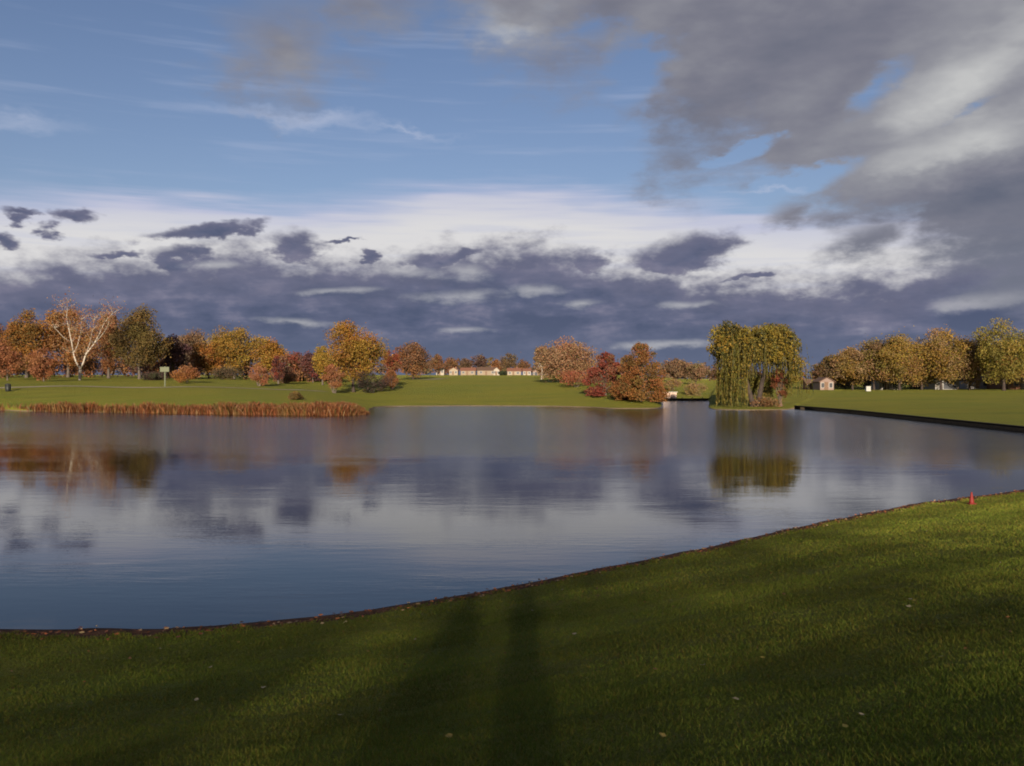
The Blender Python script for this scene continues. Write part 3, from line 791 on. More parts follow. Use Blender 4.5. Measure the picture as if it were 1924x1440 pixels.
# the weeping willow
def willow():
    rs = np.random.RandomState(201); D = 120.0; k = D / FPX
    loc = P3(1414, D); zw = loc[2]
    root = empty('willow_tree', loc); tag(root, 'broad golden green weeping willow trailing its strands to the water', 'tree', G2)
    def Z(py): return EYE + (HY - py) * k - zw
    def X(px): return (px - 1414) * k
    pal = [(0.255, 0.188, 0.028, 3), (0.185, 0.148, 0.026, 3), (0.35, 0.24, 0.034, 2), (0.085, 0.085, 0.024, 2), (0.31, 0.18, 0.03, 0.6)]
    H = Z(602)
    mb = MB()
    for sx, top in ((0.0, (X(1385), 0.4, Z(655))), (0.7, (X(1446), -0.2, Z(660)))):
        mb.tube([(sx, 0, -.3), (sx * 1.1, 0, .5), ((sx + top[0]) * .5, .1, Z(705)), top], [.5, .36, .28, .18], 8)
    # boughs: px, py of the bough end, radius in px
    dome = lambda q: np.minimum(602 + np.abs((q - 1370) / 42) ** 2 * 36 + np.maximum(0, 1348 - q) ** 1.5 * .2, 604 + np.abs((q - 1450) / 58) ** 2 * 40 + np.maximum(0, q - 1486) ** 1.5 * .35)
    boughs = []
    for q in np.arange(1332, 1506, 8.5):
        r = rs.uniform(9, 17); boughs.append((q + rs.uniform(-3, 3), float(dome(q)) + r * rs.uniform(.75, 1.3), r))
    for q in np.arange(1346, 1500, 13):
        r = rs.uniform(13, 19); boughs.append((q + rs.uniform(-4, 4), float(dome(q)) + 30 + rs.uniform(-6, 10), r))
    boughs += [(1356, 672, 13), (1372, 690, 15), (1388, 676, 13), (1424, 668, 15), (1452, 666, 14), (1352, 704, 11), (1376, 726, 12), (1490, 690, 12), (1499, 706, 9)]
    cen = []
    for px, py, r in boughs:
        for yy in (-1, 0, 1):
            f = 1.0 - 0.18 * abs(yy)
            c = np.array([X(px) * f + rs.normal(0, .25), yy * rs.uniform(1.5, 3.6), Z(py + abs(yy) * 6) + rs.normal(0, .15)]); cen.append((c, r * k * rs.uniform(.8, 1.1), py))
            st = Vector((X(1385) if px < 1415 else X(1446), 0, Z(668))); e = Vector(c)
            if yy == 0 or rs.uniform() < .5:
                mb.tube([st, st.lerp(e, .4) + Vector((0, 0, .5)), e], [.14, .09, .03], 4, cap=False)
    pos, col = [], []
    for c, r, py in cen:
        n_ = int(150 * (r / 1.3) ** 2 + 60)
        v = in_ball(rs, n_, .45) * np.array([r, r, r * .85]); p = c + v
        cc = jitter(rs, pal_cols(rs, pal, 1), .2)
        pos.append(p); col.append(jitter(rs, np.where(rs.uniform(0, 1, (n_, 1)) < .6, cc, pal_cols(rs, pal, n_)), .15))
    nb = 7000                                             # leafy body between the boughs
    qx = rs.uniform(1346, 1500, nb); t_ = rs.uniform(0, 1, nb) ** .8; hump = dome(qx) + 2
    botm = np.where(qx < 1400, 690 + 40 * np.exp(-((qx - 1372) / 16) ** 2), np.where(qx < 1466, 676, 676 + (qx - 1466) * 1.3)) + rs.uniform(-14, 10, nb); qy = hump + 10 + (botm - hump - 10) * t_
    thick = 4.6 * np.sqrt(np.clip(1 - ((qx - 1420) / 92) ** 2, .05, 1))
    pb = np.c_[(qx - 1414) * k, rs.uniform(-1, 1, nb) * thick, EYE + (HY - qy) * k - zw]
    seg = (np.sin(qx * .21 + 2 * np.sin(pb[:, 1])) + np.sin(qx * .09 + qy * .05)) > -.9
    pb = pb[seg]; pos.append(pb); col.append(jitter(rs, pal_cols(rs, pal, len(pb)), .2))
    p1 = np.concatenate(pos); c1 = np.concatenate(col); V1, F1 = leaf_quads(rs, p1, 0.2, c1, stretch=1.7)
    dens = rs.uniform(0.25, 1.0, len(cen)); dens[:6] = 0.12
    bcol = jitter(rs, pal_cols(rs, pal, len(cen)), .2)
    sp, sc_ = [], []
    for i in range(1500):
        bi = rs.randint(len(cen)); c, r, py = cen[bi]
        if rs.uniform() > dens[bi]: continue
        st = c + np.array([rs.normal(0, r * .55), rs.normal(0, r * .55), -rs.uniform(0, .6) * r])
        px = st[0] / k + 1414
        if px < 1347 and st[2] > Z(700): ze = st[2] - rs.uniform(.4, 1.2)
        elif px < 1356 and rs.uniform() < .5: ze = rs.uniform(Z(735), Z(680))
        elif px < 1398: ze = Z(768) + rs.uniform(.15, 1.6) if rs.uniform() < .45 else rs.uniform(Z(756), Z(680))
        elif px < 1470: ze = rs.uniform(Z(712), Z(655))
        else: ze = rs.uniform(Z(748), Z(690))
        L = st[2] - ze
        if L < .4: continue
        n_ = max(3, int(L / 0.2)); t = np.linspace(0, 1, n_)
        ox = (0.35 if px > 1414 else -0.2) * rs.uniform(.2, 1.3)
        q = np.c_[st[0] + ox * np.sqrt(t) + np.cumsum(rs.normal(0, .025, n_)), st[1] + np.cumsum(rs.normal(0, .025, n_)), st[2] - t * L]
        sp.append(q); sc_.append(jitter(rs, np.repeat(jitter(rs, (bcol[bi:bi + 1] + pal_cols(rs, pal, 1)) / 2 * np.array([[.72, .78, .8]]), .25), n_, 0), .15))  # hanging strands tinted darker than the cap to paint the shade below it
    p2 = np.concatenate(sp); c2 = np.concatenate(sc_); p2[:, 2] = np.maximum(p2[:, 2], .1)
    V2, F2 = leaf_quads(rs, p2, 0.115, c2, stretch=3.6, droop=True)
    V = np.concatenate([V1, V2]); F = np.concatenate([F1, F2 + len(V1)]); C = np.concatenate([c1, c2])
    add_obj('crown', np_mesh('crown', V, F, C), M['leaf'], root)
    mb.build('trunk', M['dark_bark'], root, smooth=True)
willow()

# far-off wood closing the view
def distant_wood():
    rs = np.random.RandomState(77); pos, col = [], []
    for i in range(420):
        px = rs.uniform(-350, 2300); D = rs.uniform(560, 680)
        if 1330 < px < 1500 and rs.uniform() < .3: continue
        x = (px - CX) / FPX * D; z = gz(x, D); h = rs.uniform(6, 12); r = rs.uniform(3, 6)
        v = in_ball(rs, 70, .45); p = np.array([x, D, z + h * .55]) + v * np.array([r, r, h * .5])
        pos.append(p); c = jitter(rs, pal_cols(rs, BROWN + RUST[:1] + OLIVE[:1], 1), .25); col.append(jitter(rs, np.repeat(c, 70, 0), .2))
    pos = np.concatenate(pos); col = np.concatenate(col)
    V, F = leaf_quads(rs, pos, 1.7, col)
    tag(add_obj('distant_wood', np_mesh('distant_wood', V, F, col), M['leaf']), 'low brown wood along the far horizon', 'woodland', kind='stuff')
distant_wood()

def undergrowth(label, spans, pal, seed, n_cl):
    rs = np.random.RandomState(seed); pos, col = [], []
    for i in range(n_cl):
        p0, p1, D0, D1, h0, h1 = spans[rs.randint(len(spans))]
        px = rs.uniform(p0, p1); D = rs.uniform(D0, D1); x = (px - CX) / FPX * D; h = rs.uniform(h0, h1); r = rs.uniform(1.2, 2.6)
        v = in_ball(rs, 130, .45); p = np.array([x, D, gz(x, D) + h * .5]) + v * np.array([r, r, h * .55])
        pos.append(p); c = jitter(rs, pal_cols(rs, pal, 1), .3); col.append(jitter(rs, np.repeat(c, 130, 0), .22))
    pos = np.concatenate(pos); col = np.concatenate(col); pos[:, 2] = np.maximum(pos[:, 2], ground_z(pos[:, 0], pos[:, 1]) + .05)
    V, F = leaf_quads(rs, pos, 0.45, col)
    tag(add_obj('undergrowth', np_mesh('undergrowth', V, F, col), M['leaf']), label, 'undergrowth', kind='stuff')
undergrowth('tangled brown undergrowth closing the left tree belt', [(-160, 400, 192, 205, 4, 8), (0, 620, 200, 214, 3, 6.5), (520, 640, 186, 200, 3, 5.5)], BROWN + RUST[:2] + PLUM[:1] + OLIVE[:1], 401, 190)
undergrowth('dim brown undergrowth behind the right tree belt', [(1500, 2150, 240, 256, 2.5, 6.5), (1560, 2150, 246, 260, 4, 9)], BROWN + OLIVE + PLUM[:1] + DARKG[:1], 402, 170)

# a thin grove added out of view, spread evenly to shade the near lawn
def shade_grove():
    rs = np.random.RandomState(300); n_ = 108000
    x = rs.uniform(-75, 16, n_); y = rs.uniform(-58, -44, n_); z = rs.uniform(4.5, 27, n_)
    keep = (rs.uniform(0, 1, n_) < sstep(-x, -11, 2.0)) & (z < 23 + 3.5 * np.sin(x * .7) * np.sin(y * .5) + 1.5)
    pos = np.c_[x, y, z][keep]; C = jitter(rs, pal_cols(rs, OLIVE + BROWN, len(pos)), .25)
    V, F = leaf_quads(rs, pos, 0.42, C)
    me = np_mesh('woodland', V, F, C)
    wood = tag(add_obj('woodland', me, M['leaf']), 'unseen thin woodland behind the near lawn, added for its shade', 'woodland', kind='stuff')
    for i in range(9):
        x0 = -70 + i * 8.3 + rs.uniform(-1, 1); y0 = rs.uniform(-56, -46); g = gz(x0, y0); t = rs.normal(0, .8, 2)
        tr = MB().tube([(0, 0, -.3), (0, 0, .4), (t[0] * .4, t[1] * .4, 8), (t[0], t[1], 17), (t[0] * 1.6, t[1] * 1.6, 23)], [.22, .15, .11, .07, .02], 7)
        for k in range(7):
            zb = rs.uniform(5, 17); a_ = rs.uniform(0, 6.28); L = rs.uniform(2.5, 4.5)
            tr.tube([(t[0] * zb / 17, t[1] * zb / 17, zb), (t[0] * zb / 17 + math.cos(a_) * L * .5, t[1] * zb / 17 + math.sin(a_) * L * .5, zb + L * .35), (math.cos(a_) * L, math.sin(a_) * L, zb + L * .8)], [.07, .05, .015], 4, cap=False)
        o = tr.build('trunk', M['dark_bark'], wood, True); o.location = (x0, y0, g)
shade_grove()

# ------------------------------------------------------------------ reeds
def reeds():
    rs = np.random.RandomState(8)
    th0 = np.arctan2(96.6 - 60, -17.2 - 12); th1 = np.arctan2(109.0 - 60, -60 - 12)
    n_ = 26000
    th = rs.uniform(th0 - 0.07, th1, n_)
    r = np.interp(th, TH3, RR3) + rs.uniform(-0.9, 3.0, n_)
    x, y = CEN[0] + np.cos(th) * r, CEN[1] + np.sin(th) * r
    f = np.sin(x * 0.55) * 0.3 + np.sin(x * 0.23 + 1) * 0.35 + np.sin(x * 1.7) * 0.2
    px = x / y * FPX + CX
    tuss = np.sin(x * 2.3 + 1.7 * np.sin(x * .9)) * .5 + np.sin(x * 5.1 + y) * .3
    keep = (rs.uniform(0, 1, n_) < np.where(px < 270, 0.42 + 0.5 * f, 0.9 + 0.3 * f)) & (y < 117)
    x, y, f, px, tuss = x[keep], y[keep], f[keep], px[keep], tuss[keep]; n_ = len(x)
    h = rs.uniform(0.35, 1.15, n_) * (1 + 0.3 * f) * (1 + 0.14 * tuss) * (0.4 + 0.6 * sstep(-px, -706, -640)) * np.where(px < 270, 0.85, 1.0)
    z = np.where(shore_dist(x, y) < 0.05, -0.05, ground_z(x, y))
    w = rs.uniform(0.035, 0.08, n_); a = rs.uniform(0, np.pi, n_); lx, ly = rs.normal(0, .2, n_) * h, rs.normal(0, .2, n_) * h
    ca, sa = np.cos(a) * w / 2, np.sin(a) * w / 2
    V = np.stack([np.c_[x - ca, y - sa, z], np.c_[x + ca, y + sa, z], np.c_[x + lx * .4 + ca * .9, y + ly * .4 + sa * .9, z + h * .62], np.c_[x + lx - ca * .3, y + ly - sa * .3, z + h]], 1).reshape(-1, 3)
    F = np.arange(n_ * 4).reshape(-1, 4)
    pal = [(0.24, 0.085, 0.028, 4), (0.29, 0.12, 0.036, 3), (0.17, 0.062, 0.022, 3), (0.33, 0.22, 0.09, 0.6), (0.15, 0.12, 0.035, 0.8)]
    g = (np.sin(x * 0.8 + 2.0) > 0.2)
    C = pal_cols(rs, pal, n_); C = np.where((g & (rs.uniform(0, 1, n_) < .45))[:, None], np.array([[0.23, 0.13, 0.035]]), C)
    C = jitter(rs, C, .28)
    tag(add_obj('reed_bed', np_mesh('reed_bed', V, F, C), M['leaf']), 'rust coloured reeds fringing the far left shore', 'reeds', kind='stuff')
reeds()

# ------------------------------------------------------------------ near lawn: blades of grass
def grass():
    rs = np.random.RandomState(21)
    def scatter(D0, D1, dens, w, hmin, hmax):
        area = 0.5 * (D1 ** 2 - D0 ** 2) * 1.36
        n_ = int(area * dens)
        D = np.sqrt(rs.uniform(D0 ** 2, D1 ** 2, n_)); t = rs.uniform(-0.68, 0.68, n_)
        x = t * D; y = D
        ok = shore_dist(x, y) > 0.46 + 0.16 * np.sin(x * 3.1) * np.sin(x * 1.27 + 1) + 0.1 * np.sin(x * 7.7) + rs.uniform(-.12, .12, n_)
        x, y = x[ok], y[ok]; n_ = len(x)
        z = ground_z(x, y) - 0.004
        n1 = np.sin(x * 1.7 + 1.5 * np.sin(y * 1.1)) * np.sin(y * 2.1 + np.sin(x * 0.9)); n2 = np.sin(x * 5.3 + y * 2.7 + 2 * np.sin(y * 3.3)) * np.sin(y * 6.1 - x * 1.9)
        h = rs.uniform(hmin, hmax, n_) * (1 + 0.25 * n1 + 0.3 * n2) * (1 + 0.7 * (shore_dist(x, y) < 0.75) * rs.uniform(0, 1, n_))
        a = rs.uniform(0, 2 * np.pi, n_); lean = rs.uniform(0.2, 1.3, n_) * h; la = rs.uniform(0, 2 * np.pi, n_)
        ca, sa = np.cos(a) * w / 2, np.sin(a) * w / 2
        V = np.stack([np.c_[x - ca, y - sa, z], np.c_[x + ca, y + sa, z], np.c_[x + np.cos(la) * lean, y + np.sin(la) * lean, z + h]], 1).reshape(-1, 3)
        pal = [(0.098, 0.124, 0.015, 4), (0.122, 0.136, 0.017, 3), (0.075, 0.1, 0.013, 2), (0.19, 0.165, 0.03, 0.9), (0.15, 0.09, 0.022, 0.35)]
        C = pal_cols(rs, pal, n_)
        dry = np.clip(0.5 + 0.6 * np.sin(x * 0.62 + 0.9 * np.sin(y * 0.7) + 0.6) * np.sin(y * 0.83 + 0.4 * x) + 0.25 * n2, 0, 1)
        C = np.where((rs.uniform(0, 1, n_) < dry * 0.28)[:, None], np.array([[0.15, 0.125, 0.02]]), C)
        strp = 1 + 0.13 * np.sign(np.sin((x * 0.62 - y * 0.78) * 2.2))          # mower stripes
        pat = 1 + 0.2 * np.sin(x * 0.9 + 2 * np.sin(y * 0.6)) * np.sin(y * 1.3 + 1.2 * np.sin(x * 0.7)) + 0.12 * n1
        C = jitter(rs, C * (strp * pat)[:, None], .25)
        return V, C
    parts = [scatter(2.6, 7.5, 5600, 0.007, 0.014, 0.034), scatter(7.5, 14, 2500, 0.011, 0.016, 0.036), scatter(14, 34, 850, 0.02, 0.018, 0.04)]
    V = np.concatenate([p[0] for p in parts]); C = np.concatenate([p[1] for p in parts])
    F = np.arange(len(V)).reshape(-1, 3)
    tag(add_obj('grass', np_mesh('grass', V, F, C), M['blade']), 'short mown grass of the near lawn', 'grass', kind='stuff')
grass()

# ------------------------------------------------------------------ fallen leaves
def leaf_mesh(seed):
    rs = np.random.RandomState(seed); V = [(0, 0, 0.012)]; n_ = 11
    for i in range(n_):
        a = 2 * np.pi * i / n_; r = (0.5 if i % 2 == 0 else 0.4) * rs.uniform(.75, 1.1)
        V.append((math.cos(a) * r, math.sin(a) * r * .8, 0.03 + 0.16 * r * rs.uniform(.2, 1.2) + 0.22 * (math.cos(a) * r) ** 2))
    V.append((0.78, 0.03, 0.10))
    F = [(0, 1 + i, 1 + (i + 1) % n_) for i in range(n_)]
    return V, F
LV = [leaf_mesh(s) for s in range(4)]
LMATS = [plain('leaf_buff', (0.36, 0.29, 0.17), 0.7, .25, 9), plain('leaf_yellow', (0.36, 0.25, 0.06), 0.7, .25, 9), plain('leaf_tan', (0.26, 0.13, 0.05), 0.7, .3, 9)]
LM = {}
for i in range(4):
    for j in range(3):
        me = bpy.data.meshes.new('fallen_leaf'); me.from_pydata(LV[i][0], [], LV[i][1]); me.materials.append(LMATS[j]); me.update(); LM[i, j] = me
spots = [(1080, 1195), (1320, 1256), (495, 1297), (1712, 1130), (1708, 1144), (1045, 1094), (1057, 1111), (1122, 1109), (1100, 1104), (243, 1241), (395, 1258), (470, 1213), (368, 1320), (25, 1432), (843, 1391), (1383, 1322),
         (1826, 1006), (1884, 947), (1742, 1000), (75, 1206), (133, 1327), (690, 1170), (1124, 1122), (1640, 1010), (1560, 1108), (1210, 1180), (930, 1260), (560, 1220), (155, 1215), (300, 1222), (1490, 1215), (1770, 1240), (640, 1350), (1245, 1390), (1620, 1350), (20, 1265), (1880, 1060), (1350, 1090), (780, 1205), (1000, 1150)]
rl = random.Random(3)
for k, (px, py) in enumerate(spots):
    p = M_at(px, py); j = rl.choice((0, 0, 1, 2)) if k > 6 else 0
    o = bpy.data.objects.new('fallen_leaf', LM[rl.randrange(4), j]); COL.objects.link(o)
    s = rl.uniform(0.05, 0.07) if k < 16 else rl.uniform(0.035, 0.05)
    o.location = (p[0], p[1], p[2] + 0.018); o.scale = (s, s, s); o.rotation_euler = (rl.uniform(-.3, .3), rl.uniform(-.3, .3), rl.uniform(0, 6.3))
    tag(o, ['bleached buff leaf lying on the mown lawn', 'yellowed leaf lying on the mown lawn', 'tan brown leaf lying on the mown lawn'][j], 'leaf', 'fallen leaves on the near lawn')
def litter():
    rs = np.random.RandomState(31); n_ = 6500
    idx = rs.randint(0, len(SH), n_)
    sel = SH[idx]; ok = (sel[:, 1] < 40) & (np.abs(sel[:, 0]) < 30)
    p = sel[ok]; n_ = len(p)
    u = (p - CEN) / np.linalg.norm(p - CEN, axis=1, keepdims=True)
    q = p + u * np.abs(rs.normal(0.2, 0.28, n_))[:, None] + rs.uniform(-.2, .2, (n_, 2))
    d = shore_dist(q[:, 0], q[:, 1]); q = q[d > 0.0]; n_ = len(q)
    z = ground_z(q[:, 0], q[:, 1]) + rs.uniform(.012, .04, n_)
    pos = np.c_[q, z]
    C = jitter(rs, pal_cols(rs, [(0.36, 0.13, 0.045, 3), (0.26, 0.085, 0.035, 3), (0.5, 0.33, 0.16, 1.4), (0.12, 0.06, 0.03, 1)], n_), .25)
    V, F = leaf_quads(rs, pos, 0.085, C)
    # a thin scatter over the lawn as well
    m_ = 1500; xx = rs.uniform(-16, 24, m_); yy = rs.uniform(3, 34, m_); kk = (shore_dist(xx, yy) > .6) & (rs.uniform(0, 1, m_) < .35 + .65 * np.exp(-shore_dist(xx, yy) / 2.5))
    pl = np.c_[xx[kk], yy[kk], ground_z(xx[kk], yy[kk]) + .03]; cl = jitter(rs, pal_cols(rs, [(0.24, 0.13, 0.04, 2), (0.16, 0.07, 0.025, 2), (0.3, 0.22, 0.06, 1)], len(pl)), .25)
    V_, F_ = leaf_quads(rs, pl, 0.05, cl); V = np.concatenate([V, V_]); F = np.concatenate([F, F_ + n_ * 4]); C = np.concatenate([C, cl]); z = np.r_[z, pl[:, 2]]
    # lay them down
    V = V.reshape(-1, 4, 3); V[:, :, 2] = z[:, None] + (V[:, :, 2] - z[:, None]) * 0.3; V = V.reshape(-1, 3)
    tag(add_obj('leaf_litter', np_mesh('leaf_litter', V, F, C), M['litter']), 'brown leaf litter along the bare earth bank', 'leaves', kind='stuff')
litter()

# ------------------------------------------------------------------ buildings
M['glass'] = plain('window_glass', (0.06, 0.06, 0.065), 0.25, .1, 3, .02)
M['trim'] = plain('white_trim', (0.42, 0.39, 0.34), .6, .08)
M['door'] = plain('brown_door', (0.16, 0.09, 0.05), .6, .15)
M['shade'] = plain('dark_garage_door', (0.05, 0.05, 0.055), .6, .15)
WALLC = dict(cream=(0.31, 0.25, 0.18), white=(0.37, 0.32, 0.26), pink=(0.24, 0.17, 0.14), grey=(0.3, 0.28, 0.26), tan=(0.26, 0.2, 0.14), brick=(0.24, 0.115, 0.065))
WM = {k: plain('wall_' + k, v, .85, .14, 2.0) for k, v in WALLC.items()}
ROOFC = dict(brown=(0.13, 0.075, 0.05), slate=(0.09, 0.085, 0.085), rust=(0.22, 0.095, 0.06))
RM = {k: plain('roof_' + k, v, .9, .25, 3.0) for k, v in ROOFC.items()}
def house(label, px, D, w, dp, hw, hr, wall, roof, gable_front=False, garage=False, rz=0.0, cat='house', name='house', porch=False):
    root = empty(name, P3(px, D), rz); tag(root, label, cat, 'far houses' if D > 300 else None)
    mb = MB()
    if gable_front:
        fr = [(-w / 2, -dp / 2, -.3), (w / 2, -dp / 2, -.3), (w / 2, -dp / 2, hw), (0, -dp / 2, hw + hr), (-w / 2, -dp / 2, hw)]
        bk = [(a, dp / 2, c) for a, b, c in fr]
    else:
        fr = [(-w / 2, -dp / 2, -.3), (-w / 2, dp / 2, -.3), (-w / 2, dp / 2, hw), (-w / 2, 0, hw + hr), (-w / 2, -dp / 2, hw)]
        bk = [(w / 2, b, c) for a, b, c in fr]
    n_ = 5
    mb.poly(fr[::-1] if not gable_front else fr); mb.poly(bk if not gable_front else bk[::-1])
    for i in range(n_):
        if i in (2, 3): continue
        j = (i + 1) % n_; mb.poly([fr[i], fr[j], bk[j], bk[i]])
    mb.build('wall', WM[wall], root)
    rb = MB(); ov, th = 0.35, 0.14
    def slab(a, b, c, d):
        nrm = (Vector(b) - Vector(a)).cross(Vector(d) - Vector(a)).normalized()
        if nrm.z < 0: nrm = -nrm
        lo = [Vector(q) + nrm * 0.02 for q in (a, b, c, d)]; hi = [q + nrm * th for q in lo]
        rb.poly(lo); rb.poly(hi)
        for i in range(4): rb.poly([lo[i], lo[(i + 1) % 4], hi[(i + 1) % 4], hi[i]])
    if gable_front:
        k = ov * hr / (w / 2)
        for s in (-1, 1): slab((s * (w / 2 + ov), -dp / 2 - ov, hw - k), (s * (w / 2 + ov), dp / 2 + ov, hw - k), (0, dp / 2 + ov, hw + hr), (0, -dp / 2 - ov, hw + hr))
    else:
        k = ov * hr / (dp / 2)
        for s in (-1, 1): slab((-w / 2 - ov, s * (dp / 2 + ov), hw - k), (w / 2 + ov, s * (dp / 2 + ov), hw - k), (w / 2 + ov, 0, hw + hr), (-w / 2 - ov, 0, hw + hr))
    rf = rb.build('roof', RM[roof], root)
    if w > 4: MB().box((w * .22, dp * .12, hw + hr * 0.9), (.6, .6, 1.3)).build('chimney', WM['brick'], rf)
    yf = -dp / 2
    def window(x, z, ww, wh):
        f = MB().box((x, yf - .03, z), (ww + .2, .06, wh + .2)).build('window', M['trim'], root)
        MB().box((x, yf - .075, z), (ww, .03, wh)).build('pane', M['glass'], f)
    if garage:
        MB().box((0.1 * w, yf - .03, hw * .42), (w * .5, .06, hw * .84)).build('door', M['shade'], root)
        window(-w * .34, hw * .55, .7, .9)
    else:
        d_ = MB().box((-w * .06, yf - .03, 1.0), (.95, .06, 2.0)).build('door', M['door'], root)
        MB().box((-w * .06 + .36, yf - .08, 1.0), (.06, .05, .12)).build('handle', M['trim'], d_)
        window(-w * .32, hw * .56, min(1.2, w * .2), 1.1); window(w * .28, hw * .56, min(1.4, w * .22), 1.1)
    if porch:
        for s in (-1, -.33, .33, 1):
            MB().box((s * w * .46, yf - 1.2, hw * .45), (.16, .16, hw * .9 + .6)).build('post', M['trim'], root)
        MB().box((0, yf - .75, hw * .94), (w * 1.02, 1.4, .14)).build('porch_roof', RM[roof], root)
    return root
house('cream gabled house at the end of the far row', 828, 478, 4.2, 8, 3.0, 1.5, 'white', 'brown', True)
house('narrow cream house with its gable to the pond', 853, 482, 4.6, 8, 2.6, 1.3, 'cream', 'rust', True)
house('pale low house with a rusty roof in the far row', 880, 486, 8.0, 7, 2.4, 1.5, 'tan', 'rust')
house('long pale house in the middle of the far row', 916, 470, 10.5, 7, 2.5, 1.6, 'tan', 'brown')
house('bright white gabled annexe beside the long pale house', 933, 462, 3.0, 5, 2.7, 1.2, 'white', 'brown', True)
house('cream house right of the small dark evergreen', 966, 466, 7.0, 7, 2.3, 1.5, 'cream', 'rust')
house('small cream house with a red brown roof at the row end', 990, 460, 4.0, 6, 2.3, 1.2, 'white', 'rust')
house('little pinkish outbuilding last in the far row', 1006, 455, 2.6, 4, 1.9, .9, 'pink', 'rust', True, True)
house('small pinkish house at the left end of the right lawn', 1547, 216, 3.3, 5, 2.1, .9, 'pink', 'brown', True)
house('pale house with porch posts under the ochre tree', 1660, 226, 4.2, 5, 2.2, 1.3, 'grey', 'slate', porch=True)
house('grey garage with a dark door under the amber tree', 1769, 224, 6.0, 6, 2.4, 1.4, 'grey', 'slate', garage=True)
house('long pale grey bungalow behind the olive tree', 1828, 232, 6.4, 6, 2.2, 1.4, 'grey', 'brown')
house('orange brick house beneath the bright yellow tree', 1886, 226, 5.4, 6, 2.3, 1.5, 'brick', 'rust')
house('white walled house cut by the picture edge', 1945, 222, 6.2, 6, 2.4, 1.4, 'white', 'slate')
house('dark brown low cabin beside the pinkish house', 1522, 226, 3.0, 4, 1.6, .9, 'brick', 'brown')

# pale shed at the inlet, with the dark edging of the inlet head
def shed():
    x, y = (1258 - CX) / FPX * 165, 165.5
    root = empty('shed', (x, y, gz(x, y))); tag(root, 'small pale shed with a flat roof at the head of the inlet', 'shed')
    MB().box((0, 0, .55), (2.5, 1.8, 1.5)).build('wall', plain('shed_wall', (0.75, 0.55, 0.43), .8, .1), root)
    MB().box((0, -.05, 1.36), (2.8, 2.1, .12)).build('roof', M['trim'], root)
    d_ = MB().box((.5, -.93, .42), (.7, .06, 1.1)).build('door', plain('shed_door', (0.6, 0.43, 0.33), .7), root)
    MB().box((.72, -.98, .45), (.06, .05, .1)).build('handle', M['shade'], d_)
shed()
def edging():
    root = empty('edging', (32, 162.3, 0)); tag(root, 'dark timber edging across the head of the inlet', 'edging')
    for i in range(5): MB().box((-3.7 + i * 1.85, 0.0, .12), (1.83, .3, .62)).build('plank', M['piling'], root)
    for i in range(6): MB().lathe([(.1, -.5), (.1, .56), (.06, .62)], 8, (-4.62 + i * 1.85, -.26, 0)).build('post', M['piling_top'], root)
edging()

# ------------------------------------------------------------------ small things
def signboard():
    root = empty('signboard', P3(310, 133)); tag(root, 'pale green signboard on a single post beside the path', 'sign')
    m = plain('sign_paint', (0.13, 0.14, 0.085), .7, .12)
    MB().lathe([(.11, -.3), (.11, 2.95), (.07, 3.0)], 10).build('post', m, root)
    b = MB().box((0, -.14, 2.55), (1.35, .07, .6)).build('board', m, root)
    for z in (2.22, 2.88): MB().box((0, -.15, z), (1.42, .12, .06)).build('rail', m, b)
signboard()
def bin_():
    root = empty('litter_bin', P3(15, 124)); tag(root, 'small dark litter bin standing on the far lawn', 'bin')
    m = plain('bin_metal', (0.02, 0.022, 0.018), .5, .2)
    MB().lathe([(.30, 0), (.34, .05), (.38, .85), (.36, .86)], 14).build('body', m, root, True)
    MB().lathe([(.41, .86), (.41, .93), (.30, 1.06), (.1, 1.12)], 14).build('lid', plain('bin_lid', (0.03, 0.03, 0.026), .45, .2), root, True)
bin_()
def cabinet():
    root = empty('cabinet', P3(1631, 196)); tag(root, 'small white utility cabinet on the edge of the right lawn', 'cabinet')
    MB().box((0, 0, .45), (.95, .6, 1.0)).build('body', plain('cabinet_paint', (0.5, 0.49, 0.46), .5, .05), root)
    MB().box((0, -.02, .98), (1.06, .72, .08)).build('cap', M['trim'], root)
    for s in (-1, 1):
        d_ = MB().box((s * .22, -.315, .47), (.41, .03, .8)).build('door', M['trim'], root)
        MB().box((s * .06, -.34, .5), (.03, .03, .14)).build('handle', M['shade'], d_)
cabinet()
def cone():
    p = M_at(1826, 948)
    root = empty('marker_cone', p); tag(root, 'red marker cone standing on the lawn close to the near bank', 'cone')
    m = plain('cone_red', (0.2, 0.018, 0.014), .6, .12)
    MB().lathe([(.08, .035), (.072, .07), (.02, .36), (.014, .372)], 18).build('body', m, root, True)
    b = MB(); b.box((0, 0, .018), (.21, .21, .036)); b.build('base', m, root)
    MB().lathe([(.0455, .205), (.039, .25)], 18).build('band', plain('cone_band', (0.26, 0.04, 0.03), .5, .1), root, True)
cone()

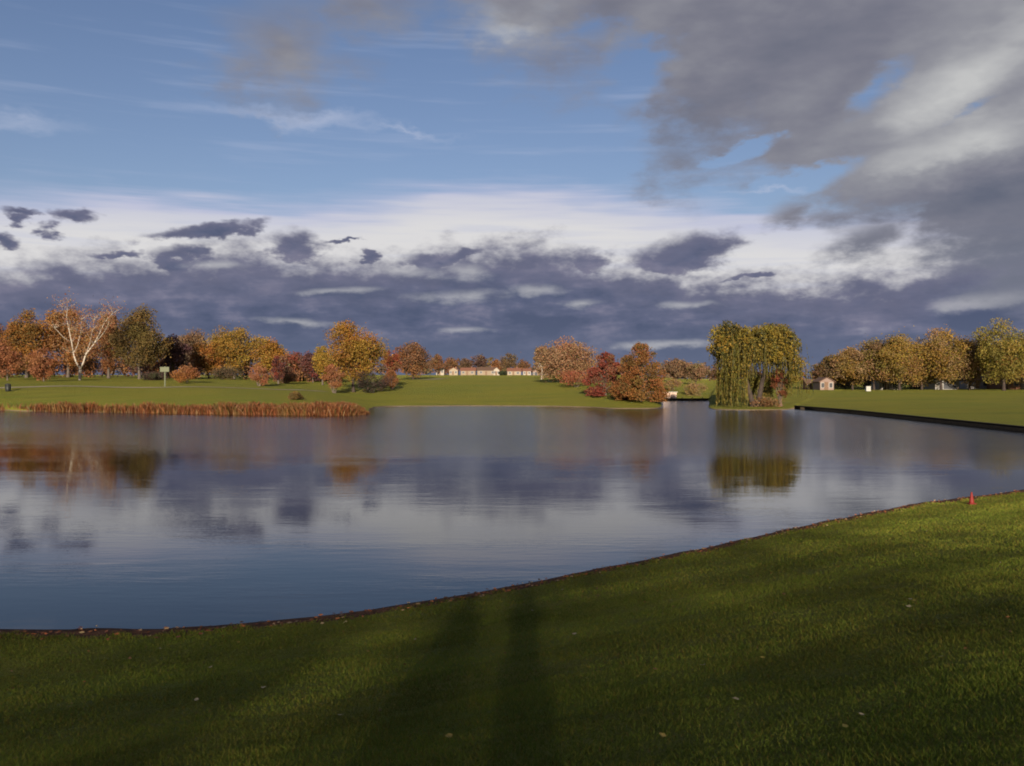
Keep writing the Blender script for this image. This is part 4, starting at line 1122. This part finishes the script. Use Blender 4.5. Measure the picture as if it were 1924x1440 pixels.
# ------------------------------------------------------------------ the two people standing at the viewpoint (their shadows reach the bank)
def skinned(name, chains, mat, parent, sub=1):
    V, E, Rd, idx = [], [], [], {}
    for ch in chains:
        prev = None
        for (p, r) in ch:
            key = tuple(round(c, 4) for c in p)
            if key not in idx: idx[key] = len(V); V.append(p); Rd.append(r)
            if prev is not None: E.append((prev, idx[key]))
            prev = idx[key]
    me = bpy.data.meshes.new(name); me.from_pydata(V, E, []); me.update()
    o = add_obj(name, me, mat, parent)
    md = o.modifiers.new('skin', 'SKIN'); md.use_smooth_shade = True
    for i, r in enumerate(Rd): me.skin_vertices[0].data[i].radius = (r, r)
    me.skin_vertices[0].data[0].use_root = True
    sb = o.modifiers.new('subdivision', 'SUBSURF'); sb.levels = sb.render_levels = sub
    return o
def person(label, x, y, h, coat, raised):
    root = empty('person', (x, y, gz(x, y))); root.scale = (h, h, h); tag(root, label, 'person')
    arm = []
    for s_ in (-1, 1):
        sh = ((s_ * .19, 0, 1.40), .055)
        if raised: el_, wr = (s_ * .25, .12, 1.20), (s_ * .07, .20, 1.46)
        else: el_, wr = (s_ * .27, -.03, 1.12), (s_ * .26, .06, .88)
        arm.append((sh, (el_, .042), (wr, .03), s_))
    body = [[((0, 0, .95), .13), ((0, 0, 1.15), .12), ((0, 0, 1.36), .13), ((0, 0, 1.47), .06), ((0, .01, 1.55), .058), ((0, .015, 1.63), .088), ((0, .01, 1.70), .082), ((0, 0, 1.745), .045)], [((0, .015, 1.63), .088), ((0, .105, 1.615), .016)]]
    for sh, e, w_, s_ in arm:
        hand = (w_[0][0], w_[0][1] + .03, w_[0][2] + (.07 if raised else -.07))
        body.append([((0, 0, 1.36), .13), sh, e, w_, (hand, .03)])
        for q in range(4):
            fx = hand[0] + (q - 1.5) * .018; L = (.05, .06, .055, .045)[q] * (1 if raised else -1)
            body.append([(hand, .03), ((fx, hand[1] + .01, hand[2] + L * .6), .009), ((fx, hand[1] + .025, hand[2] + L), .008)])
        body.append([(hand, .03), ((hand[0] - s_ * .035, hand[1] + .02, hand[2] + (.02 if raised else -.02)), .010)])
    for s_ in (-1, 1): body.append([((0, 0, .95), .13), ((s_ * .09, 0, .88), .085), ((s_ * .10, .01, .50), .055), ((s_ * .10, -.02, .10), .036), ((s_ * .10, .0, .04), .035), ((s_ * .11, .16, .03), .03)])
    skinned('body', body, plain('skin', (0.45, 0.27, 0.19), .6, .05), root)
    skinned('coat', [[((0, 0, .86), .165), ((0, 0, 1.1), .15), ((0, 0, 1.34), .155), ((0, 0, 1.45), .085)]] + [[((0, 0, 1.34), .155), (sh[0], .078), (e[0], .062), (w_[0], .045)] for sh, e, w_, s_ in arm], plain('coat_cloth', coat, .9, .15), root)
    skinned('trousers', [[((0, 0, .92), .145), ((s_ * .09, 0, .84), .105), ((s_ * .10, .01, .50), .075), ((s_ * .10, -.02, .10), .06)] for s_ in (-1, 1)], plain('trouser_cloth', (0.03, 0.035, 0.06), .9, .15), root)
    skinned('hair', [[((0, -.02, 1.62), .085), ((0, -.02, 1.70), .092), ((0, -.01, 1.75), .06)]], plain('hair', (0.04, 0.025, 0.015), .7, .2), root)
person('person in a dark blue coat raising both hands to take the picture', 0.0, -0.36, 1.0, (0.02, 0.03, 0.06), True)
person('person in a grey coat standing with arms hanging beside the photographer', -0.9, -0.4, 0.97, (0.07, 0.07, 0.075), False)
